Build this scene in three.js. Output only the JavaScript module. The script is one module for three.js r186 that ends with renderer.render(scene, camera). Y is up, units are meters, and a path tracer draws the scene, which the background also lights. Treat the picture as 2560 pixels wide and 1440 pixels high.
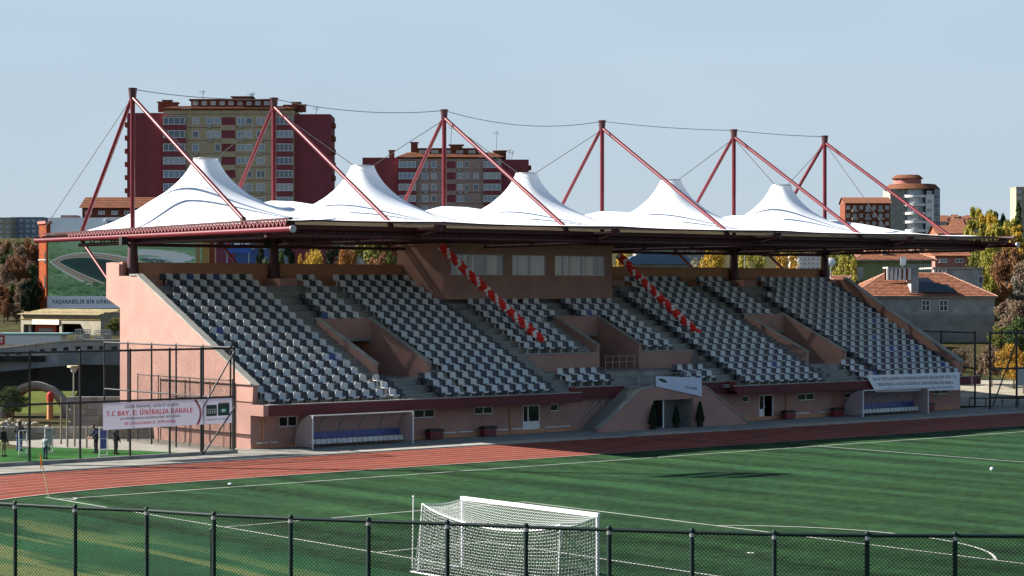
import * as THREE from 'three';
import { mergeGeometries } from 'three/addons/utils/BufferGeometryUtils.js';
import { MarchingCubes } from 'three/addons/objects/MarchingCubes.js';

// ---------------------------------------------------------------- camera, sky, sun, exposure
const scene = new THREE.Scene();
const CAM = new THREE.Vector3(-69.85, 10.03, 110.99);
const AX = 0.77357, AZ = 0.63371;            // the view axis is (AZ, 0, -AX), its right hand (AX, 0, AZ)
const camera = new THREE.PerspectiveCamera(15.71, 1024 / 576, 0.5, 9000);
camera.position.copy(CAM);
camera.lookAt(CAM.x + AZ * 100, CAM.y + 0.065, CAM.z - AX * 100);
scene.add(camera);

const renderer = new THREE.WebGLRenderer({ antialias: true });
renderer.setSize(1024, 576);
renderer.toneMapping = THREE.LinearToneMapping;
renderer.toneMappingExposure = 2.9;
renderer.shadowMap.enabled = true;

// hash noise, periodic, seeded
function h2(x, y, s) { let n = (x * 374761393 + y * 668265263 + s * 2147483647) | 0; n = Math.imul(n ^ (n >>> 13), 1274126177); n ^= n >>> 16; return ((n >>> 0) % 100003) / 100003; }
function vn(x, y, per, s) {
  const xi = Math.floor(x), yi = Math.floor(y), fx = x - xi, fy = y - yi;
  const m = v => ((v % per) + per) % per, u = fx * fx * (3 - 2 * fx), w = fy * fy * (3 - 2 * fy);
  const a = h2(m(xi), m(yi), s), b = h2(m(xi + 1), m(yi), s), c = h2(m(xi), m(yi + 1), s), d = h2(m(xi + 1), m(yi + 1), s);
  return a + (b - a) * u + (c - a) * w + (a - b - c + d) * u * w;
}
function fbm(x, y, per, s, o = 4) { let v = 0, a = 0.5, t = 0; for (let i = 0; i < o; i++) { v += a * vn(x, y, per, s + i * 17); t += a; x *= 2; y *= 2; per *= 2; a *= 0.5; } return v / t; }
let seed = 12345;
const rnd = () => { seed = (Math.imul(seed, 1664525) + 1013904223) >>> 0; return seed / 4294967296; };
const rr = (a, b) => a + (b - a) * rnd();
const lerp = (a, b, t) => a + (b - a) * t;
const sm = (a, b, v) => { const t = Math.min(1, Math.max(0, (v - a) / (b - a))); return t * t * (3 - 2 * t); };
const table = (tb, v) => { if (v <= tb[0][0]) return tb[0][1]; for (let i = 1; i < tb.length; i++) if (v <= tb[i][0]) { const [a, p] = tb[i - 1], [b, q] = tb[i]; return lerp(p, q, (v - a) / (b - a)); } return tb[tb.length - 1][1]; };

{ // pale autumn sky: hazy near the horizon, bluer overhead, thin veil of cirrus
  const w = 2048, h = 1024, d = new Float32Array(w * h * 4);
  for (let j = 0; j < h; j++) {
    const el = ((j + 0.5) / h - 0.5) * 180;
    for (let i = 0; i < w; i++) {
      const e = Math.max(0, el);
      const veil = e > 0 && e < 40 ? .55 * fbm(i / w * 14, e / 5, 14, 5, 3) + .45 * fbm(i / w * 48, e / 2.6, 48, 6, 3) : .5;
      const k = 0.24 * (veil - 0.5) * sm(0, 5, e) * sm(40, 25, e);
      const r = table([[0, .565], [5, .50], [8, .49], [14, .36], [28, .18], [55, .095], [90, .07]], e) * (1 + k);
      const g = table([[0, .655], [5, .625], [8, .635], [14, .51], [28, .31], [55, .19], [90, .15]], e) * (1 + k * .8);
      const b = table([[0, .725], [5, .735], [8, .78], [14, .69], [28, .50], [55, .36], [90, .30]], e) * (1 + k * .5);
      const o = (j * w + i) * 4; d[o] = r * .345; d[o + 1] = g * .345; d[o + 2] = b * .345; d[o + 3] = 1;
    }
  }
  const t = new THREE.DataTexture(d, w, h, THREE.RGBAFormat, THREE.FloatType);
  t.mapping = THREE.EquirectangularReflectionMapping; t.magFilter = THREE.LinearFilter; t.needsUpdate = true;
  scene.background = t; scene.environment = t;
}
const sun = new THREE.DirectionalLight(new THREE.Color(1, 0.95, 0.87), 5.0);
sun.position.set(30 - 105 * 1.2, 100 * 1.2, -10 - 115 * 1.2); sun.target.position.set(30, 0, -10);
sun.castShadow = true; sun.shadow.mapSize.set(4096, 4096); sun.shadow.radius = 1;
Object.assign(sun.shadow.camera, { left: -120, right: 120, top: 120, bottom: -120, near: 1, far: 500 });
scene.add(sun, sun.target);

// ---------------------------------------------------------------- helpers
const V = (x, y, z) => new THREE.Vector3(x, y, z);
// point seen at photograph pixel (u, v) at a chosen depth in metres: used to survey far things
const at = (u, v, D) => { const r = (u - 1280) / 5220.6 * D; return V(CAM.x + AZ * D + AX * r, CAM.y - (v - 723.4) / 5220.6 * D, CAM.z - AX * D + AZ * r); };
const FACE = -Math.atan2(AZ, AX);            // rotation.y of a thing whose front looks back along the view axis
const px = D => D / 5220.6;                  // metres per pixel at depth D
const names = {};
const numbered = n => { const k = names[n] = (names[n] ?? -1) + 1; return k ? n + '_' + String(k).padStart(3, '0') : n; };
function thing(name, label, category, pos = [0, 0, 0], turn = 0, group) {
  const o = new THREE.Group(); o.name = numbered(name); scene.add(o); o.position.set(...(pos.isVector3 ? pos.toArray() : pos)); o.rotation.y = turn;
  o.userData = { label, category }; if (group) o.userData.group = group; return o;
}
function dup(o, label, pos, turn, sc = 1) {
  const c = o.clone(); c.userData = { ...o.userData }; c.name = numbered(o.name.replace(/_\d{3}$/, '')); scene.add(c);
  if (label) c.userData.label = label; c.position.set(...(pos.isVector3 ? pos.toArray() : pos)); if (turn !== undefined) c.rotation.y = turn; if (sc.length) c.scale.set(...sc); else c.scale.setScalar(sc); return c;
}
// uv in metres from the dominant axis of each face
function metre(g) {
  if (g.index) g = g.toNonIndexed(); if (!g.attributes.normal) g.computeVertexNormals();
  const p = g.attributes.position, n = g.attributes.normal, uv = new Float32Array(p.count * 2);
  for (let i = 0; i < p.count; i += 3) {
    let ax = 0, ay = 0, az = 0; for (let k = 0; k < 3; k++) { ax += n.getX(i + k); ay += n.getY(i + k); az += n.getZ(i + k); }
    ax = Math.abs(ax); ay = Math.abs(ay); az = Math.abs(az);
    for (let k = 0; k < 3; k++) { const x = p.getX(i + k), y = p.getY(i + k), z = p.getZ(i + k); const [u, v] = ay > ax && ay > az ? [x, z] : ax > az ? [z, y] : [x, y]; uv[(i + k) * 2] = u; uv[(i + k) * 2 + 1] = v; }
  }
  g.setAttribute('uv', new THREE.BufferAttribute(uv, 2));
  for (const k of Object.keys(g.attributes)) if (!['position', 'normal', 'uv', 'color'].includes(k)) g.deleteAttribute(k);
  return g;
}
const join = a => { a = a.flat(Infinity).map(metre); return a.length === 1 ? a[0] : mergeGeometries(a); };
function obj(name, geos, mat, parent, pos) {
  const m = new THREE.Mesh(Array.isArray(geos) ? join(geos) : geos, mat); m.name = parent ? name : numbered(name);
  (parent || scene).add(m); if (pos) m.position.set(...pos); m.castShadow = m.receiveShadow = true; return m;
}
function tag(o, label, category, group) { o.userData.label = label; o.userData.category = category; if (group) o.userData.group = group; return o; }
function structure(o) { o.userData.kind = 'structure'; return o; }
const bx = (w, h, d, x = 0, y = 0, z = 0) => new THREE.BoxGeometry(w, h, d).translate(x, y, z);
const bb = (x0, x1, y0, y1, z0, z1) => new THREE.BoxGeometry(Math.abs(x1 - x0), Math.abs(y1 - y0), Math.abs(z1 - z0)).translate((x0 + x1) / 2, (y0 + y1) / 2, (z0 + z1) / 2);
const UP = V(0, 1, 0);
function bar(a, b, r, n = 8, r2 = r, open = false) {   // round bar from a to b
  const d = b.clone().sub(a), l = d.length(); const g = new THREE.CylinderGeometry(r2, r, l, n, 1, open);
  g.applyQuaternion(new THREE.Quaternion().setFromUnitVectors(UP, d.normalize())); return g.translate((a.x + b.x) / 2, (a.y + b.y) / 2, (a.z + b.z) / 2);
}
function beam(a, b, w, h) {   // rectangular bar
  const d = b.clone().sub(a), l = d.length(), g = new THREE.BoxGeometry(w, h, l), m = new THREE.Matrix4().lookAt(b, a, UP); g.applyMatrix4(m);
  return g.translate((a.x + b.x) / 2, (a.y + b.y) / 2, (a.z + b.z) / 2);
}
const tube = (pts, r, seg = 20, n = 6) => new THREE.TubeGeometry(new THREE.CatmullRomCurve3(pts), seg, r, n, false);
function extr(pts, depth, holes = []) {  // outline in x,y; extruded along +z
  const s = new THREE.Shape(pts.map(p => new THREE.Vector2(...p)));
  for (const h of holes) s.holes.push(new THREE.Path(h.map(p => new THREE.Vector2(...p))));
  return new THREE.ExtrudeGeometry(s, { depth, bevelEnabled: false });
}
const rect = (x0, x1, y0, y1) => [[x0, y0], [x1, y0], [x1, y1], [x0, y1]];
const sideX = (g, x) => g.rotateY(-Math.PI / 2).translate(x, 0, 0);   // outline given as (z, y) -> plane of constant x, thickness toward -x
function sheet(pts, y) { // flat polygon from [x,z] points facing up
  const s = new THREE.Shape(pts.map(([x, z]) => new THREE.Vector2(x, -z))); return new THREE.ShapeGeometry(s, 24).rotateX(-Math.PI / 2).translate(0, y, 0);
}
function strip(path, w0, w1, y) { // ribbon along [x,z,nx,nz] points between offsets w0 and w1
  const p = [], ix = []; path.forEach(([x, z, nx, nz], i) => { p.push(x + nx * w0, y, z + nz * w0, x + nx * w1, y, z + nz * w1); if (i) { const a = (i - 1) * 2; ix.push(a, a + 1, a + 2, a + 1, a + 3, a + 2); } });
  const g = new THREE.BufferGeometry(); g.setAttribute('position', new THREE.Float32BufferAttribute(p, 3)); g.setIndex(ix); g.computeVertexNormals();
  if (g.attributes.normal.getY(0) < 0) { for (let i = 0; i < ix.length; i += 3) { const t = ix[i]; ix[i] = ix[i + 1]; ix[i + 1] = t; } g.setIndex(ix); g.computeVertexNormals(); } return g;
}
// textures: fn(u, v) -> [r,g,b] 0..1 sRGB, tile covers `size` metres
function tex(n, size, fn, srgb = true, m = n) {
  const d = new Uint8Array(n * m * 4);
  for (let j = 0; j < m; j++) for (let i = 0; i < n; i++) { const c = fn(i / n, j / m, i, j), o = (j * n + i) * 4; d[o] = Math.max(0, Math.min(255, c[0] * 255)); d[o + 1] = Math.max(0, Math.min(255, c[1] * 255)); d[o + 2] = Math.max(0, Math.min(255, c[2] * 255)); d[o + 3] = 255; }
  const t = new THREE.DataTexture(d, n, m, THREE.RGBAFormat); t.wrapS = t.wrapT = THREE.RepeatWrapping; t.magFilter = THREE.LinearFilter; t.minFilter = THREE.LinearMipmapLinearFilter; t.generateMipmaps = true;
  if (srgb) t.colorSpace = THREE.SRGBColorSpace; t.repeat.set(1 / (size[0] ?? size), 1 / (size[1] ?? size)); t.needsUpdate = true; return t;
}
const rgb = (r, g, b) => new THREE.Color().setRGB(r, g, b);
const mat = (c, rough = 0.8, o = {}) => new THREE.MeshPhysicalMaterial({ specularIntensity: rough > .75 ? .15 : rough > .5 ? .5 : 1, color: Array.isArray(c) ? rgb(...c).multiplyScalar(.84) : c, roughness: rough, metalness: 0, ...o });
const gray = (a, b, s, per = 8, o = 5, st = 1) => (u, v) => { const k = lerp(a, b, fbm(u * per, v * per * st, per, s, o)); return [k, k, k]; };

const tPlaster = tex(512, 6, (u, v) => { const a = fbm(u * 6, v * 6, 6, 3, 5), s = fbm(u * 48, v * 4, 4, 9, 3), f = h2(u * 512 | 0, v * 512 | 0, 2); const k = 0.9 + 0.15 * (a - .5) + 0.03 * (s - .5) + 0.03 * (f - .5); return [k, k * lerp(1.01, .985, a), k * lerp(1.01, .97, a)]; });
const tConcrete = tex(512, 4, (u, v) => { const a = fbm(u * 5, v * 5, 5, 21, 6), f = h2(u * 512 | 0, v * 512 | 0, 8); const k = 0.84 + 0.3 * (a - .5) + 0.07 * (f - .5); return [k, k, k * .985]; });
const tRough = tex(512, 2, gray(0.25, 0.85, 31, 16, 5), false);
const M = {
  pink: mat([.575, .338, .288], .86, { map: tPlaster, bumpMap: tRough, bumpScale: .004 }),
  brown: mat([.72, .36, .22], .86, { map: tPlaster, bumpMap: tRough, bumpScale: .004 }),
  concrete: mat([.42, .41, .39], .9, { map: tConcrete, bumpMap: tRough, bumpScale: .006 }),
  paving: mat([.44, .42, .38], .9, { map: tConcrete, bumpMap: tRough, bumpScale: .004 }),
  coping: mat([.50, .49, .46], .8, { map: tConcrete }),
  fascia: mat([.17, .04, .046], .55, { map: tPlaster }),
  maroon: new THREE.MeshPhysicalMaterial({ color: rgb(.155, .010, .020), roughness: .42, specularIntensity: .6, map: tConcrete }),
  darkmaroon: mat([.09, .016, .024], .5, { map: tConcrete }),
  black: mat([.015, .015, .016], .5), dark: mat([.03, .03, .032], .7), steel: mat([.45, .46, .47], .4, { metalness: .7 }),
  cable: mat([.12, .12, .12], .5, { metalness: .4 }),
  white: mat([.80, .80, .79], .5), offwhite: mat([.56, .55, .51], .7, { map: tConcrete }),
  glass: mat([.015, .018, .02], .07), paneLight: mat([.30, .36, .42], .12), curtain: mat([.55, .54, .50], .8),
  greenpaint: mat([.008, .024, .022], .6), redplastic: mat([.20, .025, .03], .45),
  whiteSeat: new THREE.MeshPhysicalMaterial({ color: rgb(.72, .74, .76), roughness: .42, map: tConcrete }),
  navySeat: mat([.016, .019, .034], .4), blueSeat: mat([.03, .06, .24], .4),
  membrane: new THREE.MeshPhysicalMaterial({ color: rgb(.84, .85, .86), roughness: .5, side: THREE.DoubleSide, transmission: .06, thickness: 0 }),
  line: mat([.66, .66, .64], .8, { map: tConcrete }),
  rubber: mat([.05, .05, .05], .8), soil: mat([.16, .12, .08], .95, { map: tConcrete }),
  wood: mat([.22, .16, .10], .8, { map: tConcrete }),
};

// ---------------------------------------------------------------- ground, track, pitch
const depthOf = (x, z) => (x - CAM.x) * AZ - (z - CAM.z) * AX;
const T = D => table([[186, 0], [205, 1.2], [240, 4], [330, 6], [500, 12], [800, 24], [1500, 55], [2500, 62], [6000, 64]], D);
{
  const Ds = [-400, -100, 50, 186, 192, 200, 210, 225, 240, 260, 290, 330, 380, 440, 500, 600, 700, 800, 950, 1150, 1350, 1500, 1800, 2200, 2800, 4000, 7000];
  const Rs = []; for (let i = -30; i <= 30; i++) Rs.push(Math.sign(i) * Math.pow(Math.abs(i) / 30, 2.2) * 4500);
  const p = [], ix = [], n = Rs.length;
  Ds.forEach((D, a) => Rs.forEach((r, b) => {
    const far = sm(300, 900, D), y = T(D) - 0.06 + far * 5 * (fbm(r / 160 + 50, D / 160, 4096, 3, 3) - .5);
    p.push(CAM.x + AZ * D + AX * r, y, CAM.z - AX * D + AZ * r);
    if (a && b) { const o = (a - 1) * n + b - 1; ix.push(o, o + 1, o + n, o + 1, o + n + 1, o + n); }
  }));
  const g = new THREE.BufferGeometry(); g.setAttribute('position', new THREE.Float32BufferAttribute(p, 3)); g.setIndex(ix); g.computeVertexNormals();
  const tG = tex(1024, 90, (u, v) => { const a = fbm(u * 9, v * 9, 9, 71, 6), b = fbm(u * 60, v * 60, 60, 72, 4); const k = .72 + .5 * (b - .5); return [k * lerp(.86, .95, a), k * lerp(.90, .80, a), k * lerp(.55, .62, a)]; });
  structure(obj('ground', [g], mat([.13, .135, .10], .95, { map: tG })));
}
const tTurf = tex(2048, 64, (u, v, i, j) => {
  const wob = fbm(u * 8, v * 8, 8, 41, 3) * .02;
  const band = fbm((u + wob) * 30, v * 2, 2, 42, 2), fine = fbm((u + wob) * 60, v * 6, 6, 43, 3), patch = fbm(u * 6, v * 6, 6, 44, 4), grain = h2(i, j, 7), g2 = fbm(u * 220, v * 220, 220, 46, 2);
  const k = .58 + .22 * (band - .5) + .26 * (fine - .5) + .16 * (patch - .5) + .16 * (grain - .5) + .22 * (g2 - .5);
  return [k * lerp(.80, .92, patch), k * 1.0, k * lerp(.90, .80, patch)];
});
M.turf = mat([.10, .195, .108], .95, { map: tTurf, bumpMap: tex(512, 1.6, (u, v, i, j) => { const k = .5 * h2(i, j, 3) + .5 * fbm(u * 64, v * 64, 64, 5, 2); return [k, k, k]; }, false), bumpScale: .02 });
structure(obj('pitch_turf', [sheet([[-75, 16.2], [150, 16.2], [150, 150], [-75, 150]], 0)], M.turf));
{ // run-off behind the goal: sand-coloured streaks along the goal line
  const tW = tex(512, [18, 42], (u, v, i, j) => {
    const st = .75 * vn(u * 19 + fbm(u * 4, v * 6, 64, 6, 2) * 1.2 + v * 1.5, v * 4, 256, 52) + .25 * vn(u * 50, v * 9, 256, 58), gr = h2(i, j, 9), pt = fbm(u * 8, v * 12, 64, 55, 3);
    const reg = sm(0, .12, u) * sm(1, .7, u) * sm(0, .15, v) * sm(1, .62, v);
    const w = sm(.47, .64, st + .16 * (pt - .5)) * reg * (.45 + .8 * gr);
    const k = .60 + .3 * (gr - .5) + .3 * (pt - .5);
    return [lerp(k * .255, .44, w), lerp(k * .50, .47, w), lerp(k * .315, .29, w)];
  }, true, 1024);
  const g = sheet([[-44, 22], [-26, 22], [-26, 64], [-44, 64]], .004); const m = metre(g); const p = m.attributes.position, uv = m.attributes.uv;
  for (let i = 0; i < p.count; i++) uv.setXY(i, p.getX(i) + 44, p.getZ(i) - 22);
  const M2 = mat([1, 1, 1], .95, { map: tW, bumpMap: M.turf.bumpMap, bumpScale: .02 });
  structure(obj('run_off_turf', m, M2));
}
const trackPath = []; for (let i = 0; i <= 30; i++) trackPath.push([130 - 144 * i / 30, 16.3, 0, -1]);
for (let i = 1; i <= 28; i++) { const a = Math.PI / 2 * i / 28 * 1.6; trackPath.push([-14 - 30 * Math.sin(a), 46.3 - 30 * Math.cos(a), -Math.sin(a), -Math.cos(a)]); }
{
  const tT = tex(1024, [24, 6], (u, v, i, j) => { const a = fbm(u * 3, v * 24, 24, 61, 4), b = fbm(u * 24, v * 12, 12, 62, 4), f = h2(i, j, 4); const k = .80 + .22 * (a - .5) + .18 * (b - .5) + .10 * (f - .5); return [k, k * .96, k * .95]; });
  const tr = structure(obj('running_track', [strip(trackPath, 0, 9.95, .012)], mat([.32, .082, .052], .9, { map: tT })));
  for (let i = 0; i <= 8; i++) obj('lane_line', [strip(trackPath, .05 + i * 1.22, .05 + i * 1.22 + (i ? .055 : .1), .017)], M.line, tr);
  obj('track_edging', [strip(trackPath, -.16, 0, .035)], M.coping, tr);
}
{ // pavement along the stand
  const pv = structure(obj('pavement', [bb(-60, 95, -.2, .07, -.4, 6.2)], M.paving));
  for (let i = 0; i < 52; i++) obj('kerb_stone', [bb(-60 + i * 2.98, -60 + i * 2.98 + 2.96, -.15, .085, 6.2, 6.34)], M.coping, pv);
  structure(obj('side_path', [bb(-9, .0, -.2, .05, -16, -.4)], M.paving));
  const tL = tex(512, 10, (u, v, i, j) => { const a = fbm(u * 10, v * 10, 10, 81, 5), f = h2(i, j, 6); const k = .8 + .3 * (a - .5) + .2 * (f - .5); return [k * .8, k, k * .7]; });
  structure(obj('lawn', [sheet([[-60, -9.5], [-9, -9.5], [-6.3, -4], [-4.2, 1.2], [-60, 1.2]], .078)], mat([.07, .17, .075], .95, { map: tL })));
}
{ // white markings, children of one marking object
  const X0 = -23.5, Z0 = 20, W = 70.55, L = 106.7, zc = Z0 + W / 2, w = .12, y = .006;
  const pm = structure(obj('pitch_markings', [sheet([[X0, Z0], [X0 + L, Z0], [X0 + L, Z0 + w], [X0, Z0 + w]], y)], M.line)); // touchline
  const q = (n, x0, x1, z0, z1, h = y + .004) => obj(n, [sheet([[x0, z0], [x1, z0], [x1, z1], [x0, z1]], h)], M.line, pm);
  q('touchline', X0, X0 + L, Z0 + W - w, Z0 + W); q('goal_line', X0, X0 + w, Z0 - 1.15, Z0 + W); q('halfway_line', X0 + L / 2, X0 + L / 2 + w, Z0, Z0 + W);
  for (const [a, b, n] of [[16.5, 40.32, 'penalty_area_line'], [5.5, 18.32, 'goal_area_line']]) { q(n, X0, X0 + a, zc - b / 2, zc - b / 2 + w); q(n, X0, X0 + a, zc + b / 2 - w, zc + b / 2); q(n, X0 + a - w, X0 + a, zc - b / 2, zc + b / 2, y + .008); }
  const arc = (n, cx, cz, r, a0, a1) => { const p = []; for (let i = 0; i <= 40; i++) { const a = lerp(a0, a1, i / 40); p.push([cx + r * Math.cos(a), cz + r * Math.sin(a), Math.cos(a), Math.sin(a)]); } obj(n, [strip(p, -w, 0, y + .012)], M.line, pm); };
  arc('penalty_arc', X0 + 11, zc, 9.15, -.92, .92); arc('centre_circle', X0 + L / 2, zc, 9.15, 0, 2 * Math.PI); arc('corner_arc', X0, Z0, 1, 0, Math.PI / 2);
  const spot = []; for (let i = 0; i < 20; i++) spot.push([X0 + 11 + .16 * Math.cos(i / 20 * 6.283), zc + .16 * Math.sin(i / 20 * 6.283)]);
  obj('penalty_spot', [sheet(spot, y + .004)], M.line, pm);
}

// ---------------------------------------------------------------- grandstand
const stand = thing('grandstand', 'long pink rendered grandstand with terraces of checkered seats', 'grandstand');
const RISE = .445, RUN = .93, Y0 = 2.72, ZF = 1.3, yk = k => Y0 + RISE * k, zk = k => ZF - RUN * k;
const xR = z => 69.0 - z * .135;
const MX = [1, 12.5, 28, 44.3, 59.6, 71.2], MZ = -16.7;
const VOM = [[11.4, 15.6, 4], [32.9, 36.9, 6], [53.4, 57.6, 4]];   // x0, x1, first row cut
{
  // end walls
  const prof = [[-16.65, 0], [0, 0], [0, 2.17], [1.5, 2.17], [1.5, 2.85], [.2, 2.85], [.32, 4.02], [-14.14, 10.92], [-16.8, 10.95], [-16.8, 11.75], [-17.6, 11.9], [-18.6, 11.87], [-18.6, 9.44], [-16.65, 8.76]];
  const wallShape = prof.map(([z, y]) => [z, y]);
  obj('end_wall', [sideX(extr(wallShape, .35), .35)], M.pink, stand);
  const copL = (a, b) => beam(V(0, a[1], a[0]), V(0, b[1], b[0]), .52, .1);
  obj('coping', [copL([.42, 4.0], [-14.3, 11.02]).translate(.17, .03, 0), copL([-14.25, 11.0], [-15.2, 11.0]).translate(.17, .02, 0)], M.coping, stand);
  const rw = obj('end_wall', [sideX(extr(wallShape, .35), .35)], M.pink, stand); rw.position.set(69.0, 0, 0); rw.rotation.y = -Math.atan(.135);
  const rc = obj('coping', [copL([.42, 4.0], [-14.3, 11.02]).translate(.17, .03, 0)], M.coping, stand); rc.position.copy(rw.position); rc.rotation.copy(rw.rotation);
  // front wall with openings
  const wins = [[2.1, 3.5, 1.36, 2.02], [12.7, 14.45, 1.5, 2.06], [17.8, 19.4, 1.55, 2.06], [24.55, 25.3, 1.52, 2.02], [43.6, 44.3, 1.48, 1.98], [49.7, 51.6, 1.42, 1.95], [55, 55.8, 1.43, 1.83], [65.9, 67.9, 1.40, 1.78]];
  const doors = [[22.05, 23.6, 0.04, 2.02], [45.4, 47.0, 0.04, 1.98]];
  const holes = [...wins.map(w => rect(...w)), ...doors.map(([a, b, c, d]) => rect(a, b, c, d))];
  obj('front_wall', [extr([[.36, 0], [69, 0], [69, 2.3], [.36, 2.3]], .24, holes).translate(0, 0, -.24)], M.pink, stand);
  for (const [a, b, c, d] of wins) {
    const f = obj('window', [bb(a, b, c, c + .06, -.12, -.04), bb(a, b, d - .06, d, -.12, -.04), bb(a, a + .06, c + .06, d - .06, -.12, -.04), bb(b - .06, b, c + .06, d - .06, -.12, -.04), ...(b - a > 1 ? [bb((a + b) / 2 - .035, (a + b) / 2 + .035, c + .06, d - .06, -.12, -.045)] : [])], M.white, stand);
    obj('pane', [bb(a + .05, b - .05, c + .05, d - .05, -.1, -.085)], M.glass, f); obj('sill', [bb(a - .08, b + .08, c - .07, c - .01, -.1, .09)], M.coping, f);
  }
  doors.forEach(([a, b, c, d], i) => {
    const m = i ? a + .55 : a + .5, dr = obj('door', [bb(a, a + .08, c, d, -.14, -.03), bb(b - .08, b, c, d, -.14, -.03), bb(a + .08, b - .08, d - .08, d, -.14, -.03), bb(m - .04, m + .04, c, d - .08, -.14, -.035), bb(a + .08, m - .04, c, .9, -.12, -.05), ...(i ? [] : [bb(m + .04, b - .08, c, .9, -.12, -.05)])], M.white, stand);
    obj('pane', [bb(a + .08, m - .04, .9, d - .08, -.1, -.08), ...(i ? [] : [bb(m + .04, b - .08, .9, d - .08, -.1, -.08)])], M.glass, dr);
    obj('handle', [bar(V(m + .1, .95, -.02), V(m + .1, 1.15, -.02), .02)], M.steel, dr);
    if (i) obj('hallway', [bb(m + .04, b - .08, c, d - .08, -1.6, -1.55)], M.brown, stand);
  });
  for (const x of [.9, 20.86, 48.3, 53.85, 64.2]) obj('downpipe', [bar(V(x, .05, .07), V(x, 2.2, .07), .06)], M.brown, stand);
  for (const [a, b] of [[.4, 1.25], [1.4, 2.0], [10.9, 12.6], [14.6, 16.2], [16.4, 17.6], [19.6, 20.7], [21, 21.95], [24, 25.1], [25.2, 26.3], [47.9, 49], [49.2, 51], [52, 53.6]]) obj('skirting_pipe', [bar(V(a, .42, .06), V(b, .42, .06), .05)], M.white, stand);
  for (const [a, b] of [[0, 26.9], [41.6, 68.9]]) obj('plinth', [bb(a, b, .06, .34, 0, .035)], M.brown, stand);
  // fascia, soffit
  for (const [a, b] of [[.36, 26.1], [41.5, 70.2]]) {
    obj('fascia', [bb(a, b, 2.17, 2.82, 1.32, 1.5)], M.fascia, stand); obj('soffit', [bb(a, Math.min(b, 69), 2.3, 2.42, -.3, 1.32)], M.pink, stand);
    obj('fascia_cap', [bb(a - .02, b + .04, 2.82, 2.88, 1.1, 1.55)], M.coping, stand);
  }
  obj('fascia_return', [bb(25.9, 26.1, 2.17, 3.16, .2, 1.32), bb(41.5, 41.7, 2.17, 3.16, .2, 1.32)], M.fascia, stand);
  for (const [a, b] of [[26.1, 31.1], [37.3, 41.5]]) { obj('fascia', [bb(a, b, 2.3, 3.12, .2, .4)], M.fascia, stand); obj('fascia_cap', [bb(a, b, 3.12, 3.19, .05, .45)], M.coping, stand); }
  // terrace rows
  const cut = (segs, a, b) => segs.flatMap(([p, q]) => b <= p || a >= q ? [[p, q]] : [[p, a], [b, q]].filter(([c, d]) => d - c > .02));
  for (let k = 0; k < 18; k++) {
    let s = [[.35, xR(zk(k)) + .05]];
    for (const [a, b, k0] of VOM) if (k >= k0 && k <= 10) s = cut(s, a, b);
    if (k === 0) s = cut(s, 26.0, 41.6);
    if (k >= 3 && k <= 5) s = cut(s, 25.8, 42.4);
    const back = k === 17 ? 2.5 : RUN - .004;
    for (const [a, b] of s) obj('terrace_row', [bb(a, b, yk(k) - (k < 1 ? .28 : k < 3 ? .6 : 1.2), yk(k), zk(k) - back, zk(k))], M.concrete, stand);
  }
  obj('gallery_floor', [bb(25.8, 42.4, 3.2, yk(3), -4.28, -1.49)], M.concrete, stand);
  for (const [a, b] of [[25.8, 32.65], [37.15, 42.4]]) obj('gallery_wall', [bb(a, b, yk(3), 5.34, -4.5, -4.27)], M.pink, stand);
  for (const [a, b] of [[25.8, 32.65], [37.15, 42.4]]) obj('gallery_cap', [bb(a, b, 5.34, 5.42, -4.55, -4.2)], M.coping, stand);
  
  // vomitories
  for (const [a, b, k0] of VOM) {
    const zf = k0 === 4 ? -2.3 : -4.25, top = z => 5.02 + (-2.3 - z) * .435, yf = yk(3) + .01;
    const side = [[zf, yf - .6], [zf, top(zf)], [-9.2, top(-9.2)], [-9.2, yf - .6]];
    obj('vomitory_wall', [sideX(extr(side, .26), a + .01)], M.pink, stand); obj('vomitory_wall', [sideX(extr(side, .26), b + .25)], M.pink, stand);
    for (const x of [a - .12, b + .12]) obj('vomitory_coping', [beam(V(x, top(zf) + .04, zf + .06), V(x, top(-9.2) + .04, -9.3), .36, .08)], M.coping, stand);
    obj('lintel', [bb(a + .01, b - .01, 6.65, top(-9.2) - .02, -9.25, -8.9)], M.pink, stand);
    obj('vomitory_floor', [bb(a + .01, b - .01, yf - .3, yf, -13.5, k0 === 4 ? -2.42 : -4.28)], M.concrete, stand);
    obj('tunnel_wall', [bb(a - .3, a, yf, 7.2, -13.5, -9.2), bb(b, b + .3, yf, 7.2, -13.5, -9.2), bb(a, b, yf, 7.2, -13.7, -13.5)], M.brown, stand);
    if (k0 === 6) for (const y of [.45, .9]) obj('handrail', [bar(V(a + .7, yf + y + .1, zf - .1), V(b - .3, yf + y + .1, zf - .1), .022)], M.steel, stand);
    if (k0 === 6) obj('baluster', [.7, 1.4, 2.1, 2.8, 3.6].map(d => bar(V(a + d, yf, zf - .1), V(a + d, yf + 1.02, zf - .1), .02)), M.steel, stand);
  }
  // stairs in the aisles
  const aisles = [[10.0, 11.1, 0, 16], [15.2, 16.3, 11, 16], [11.6, 13.6, 0, 2], [24.5, 25.7, 0, 12], [31.3, 32.5, 6, 12], [33.6, 34.7, 11, 12], [41.0, 42.3, 6, 16], [41.0, 42.3, 0, 2], [51.95, 53.1, 0, 16], [57.2, 58.4, 11, 16], [53.6, 55.5, 0, 2]];
  for (const [a, b, k0, k1] of aisles) { for (let k = k0; k <= k1; k++) obj('aisle_step', [bb(a, b, yk(k) - .02, yk(k) + RISE / 2, zk(k + 1) - .004, zk(k + 1) + RUN * .42)], M.concrete, stand); }
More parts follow.
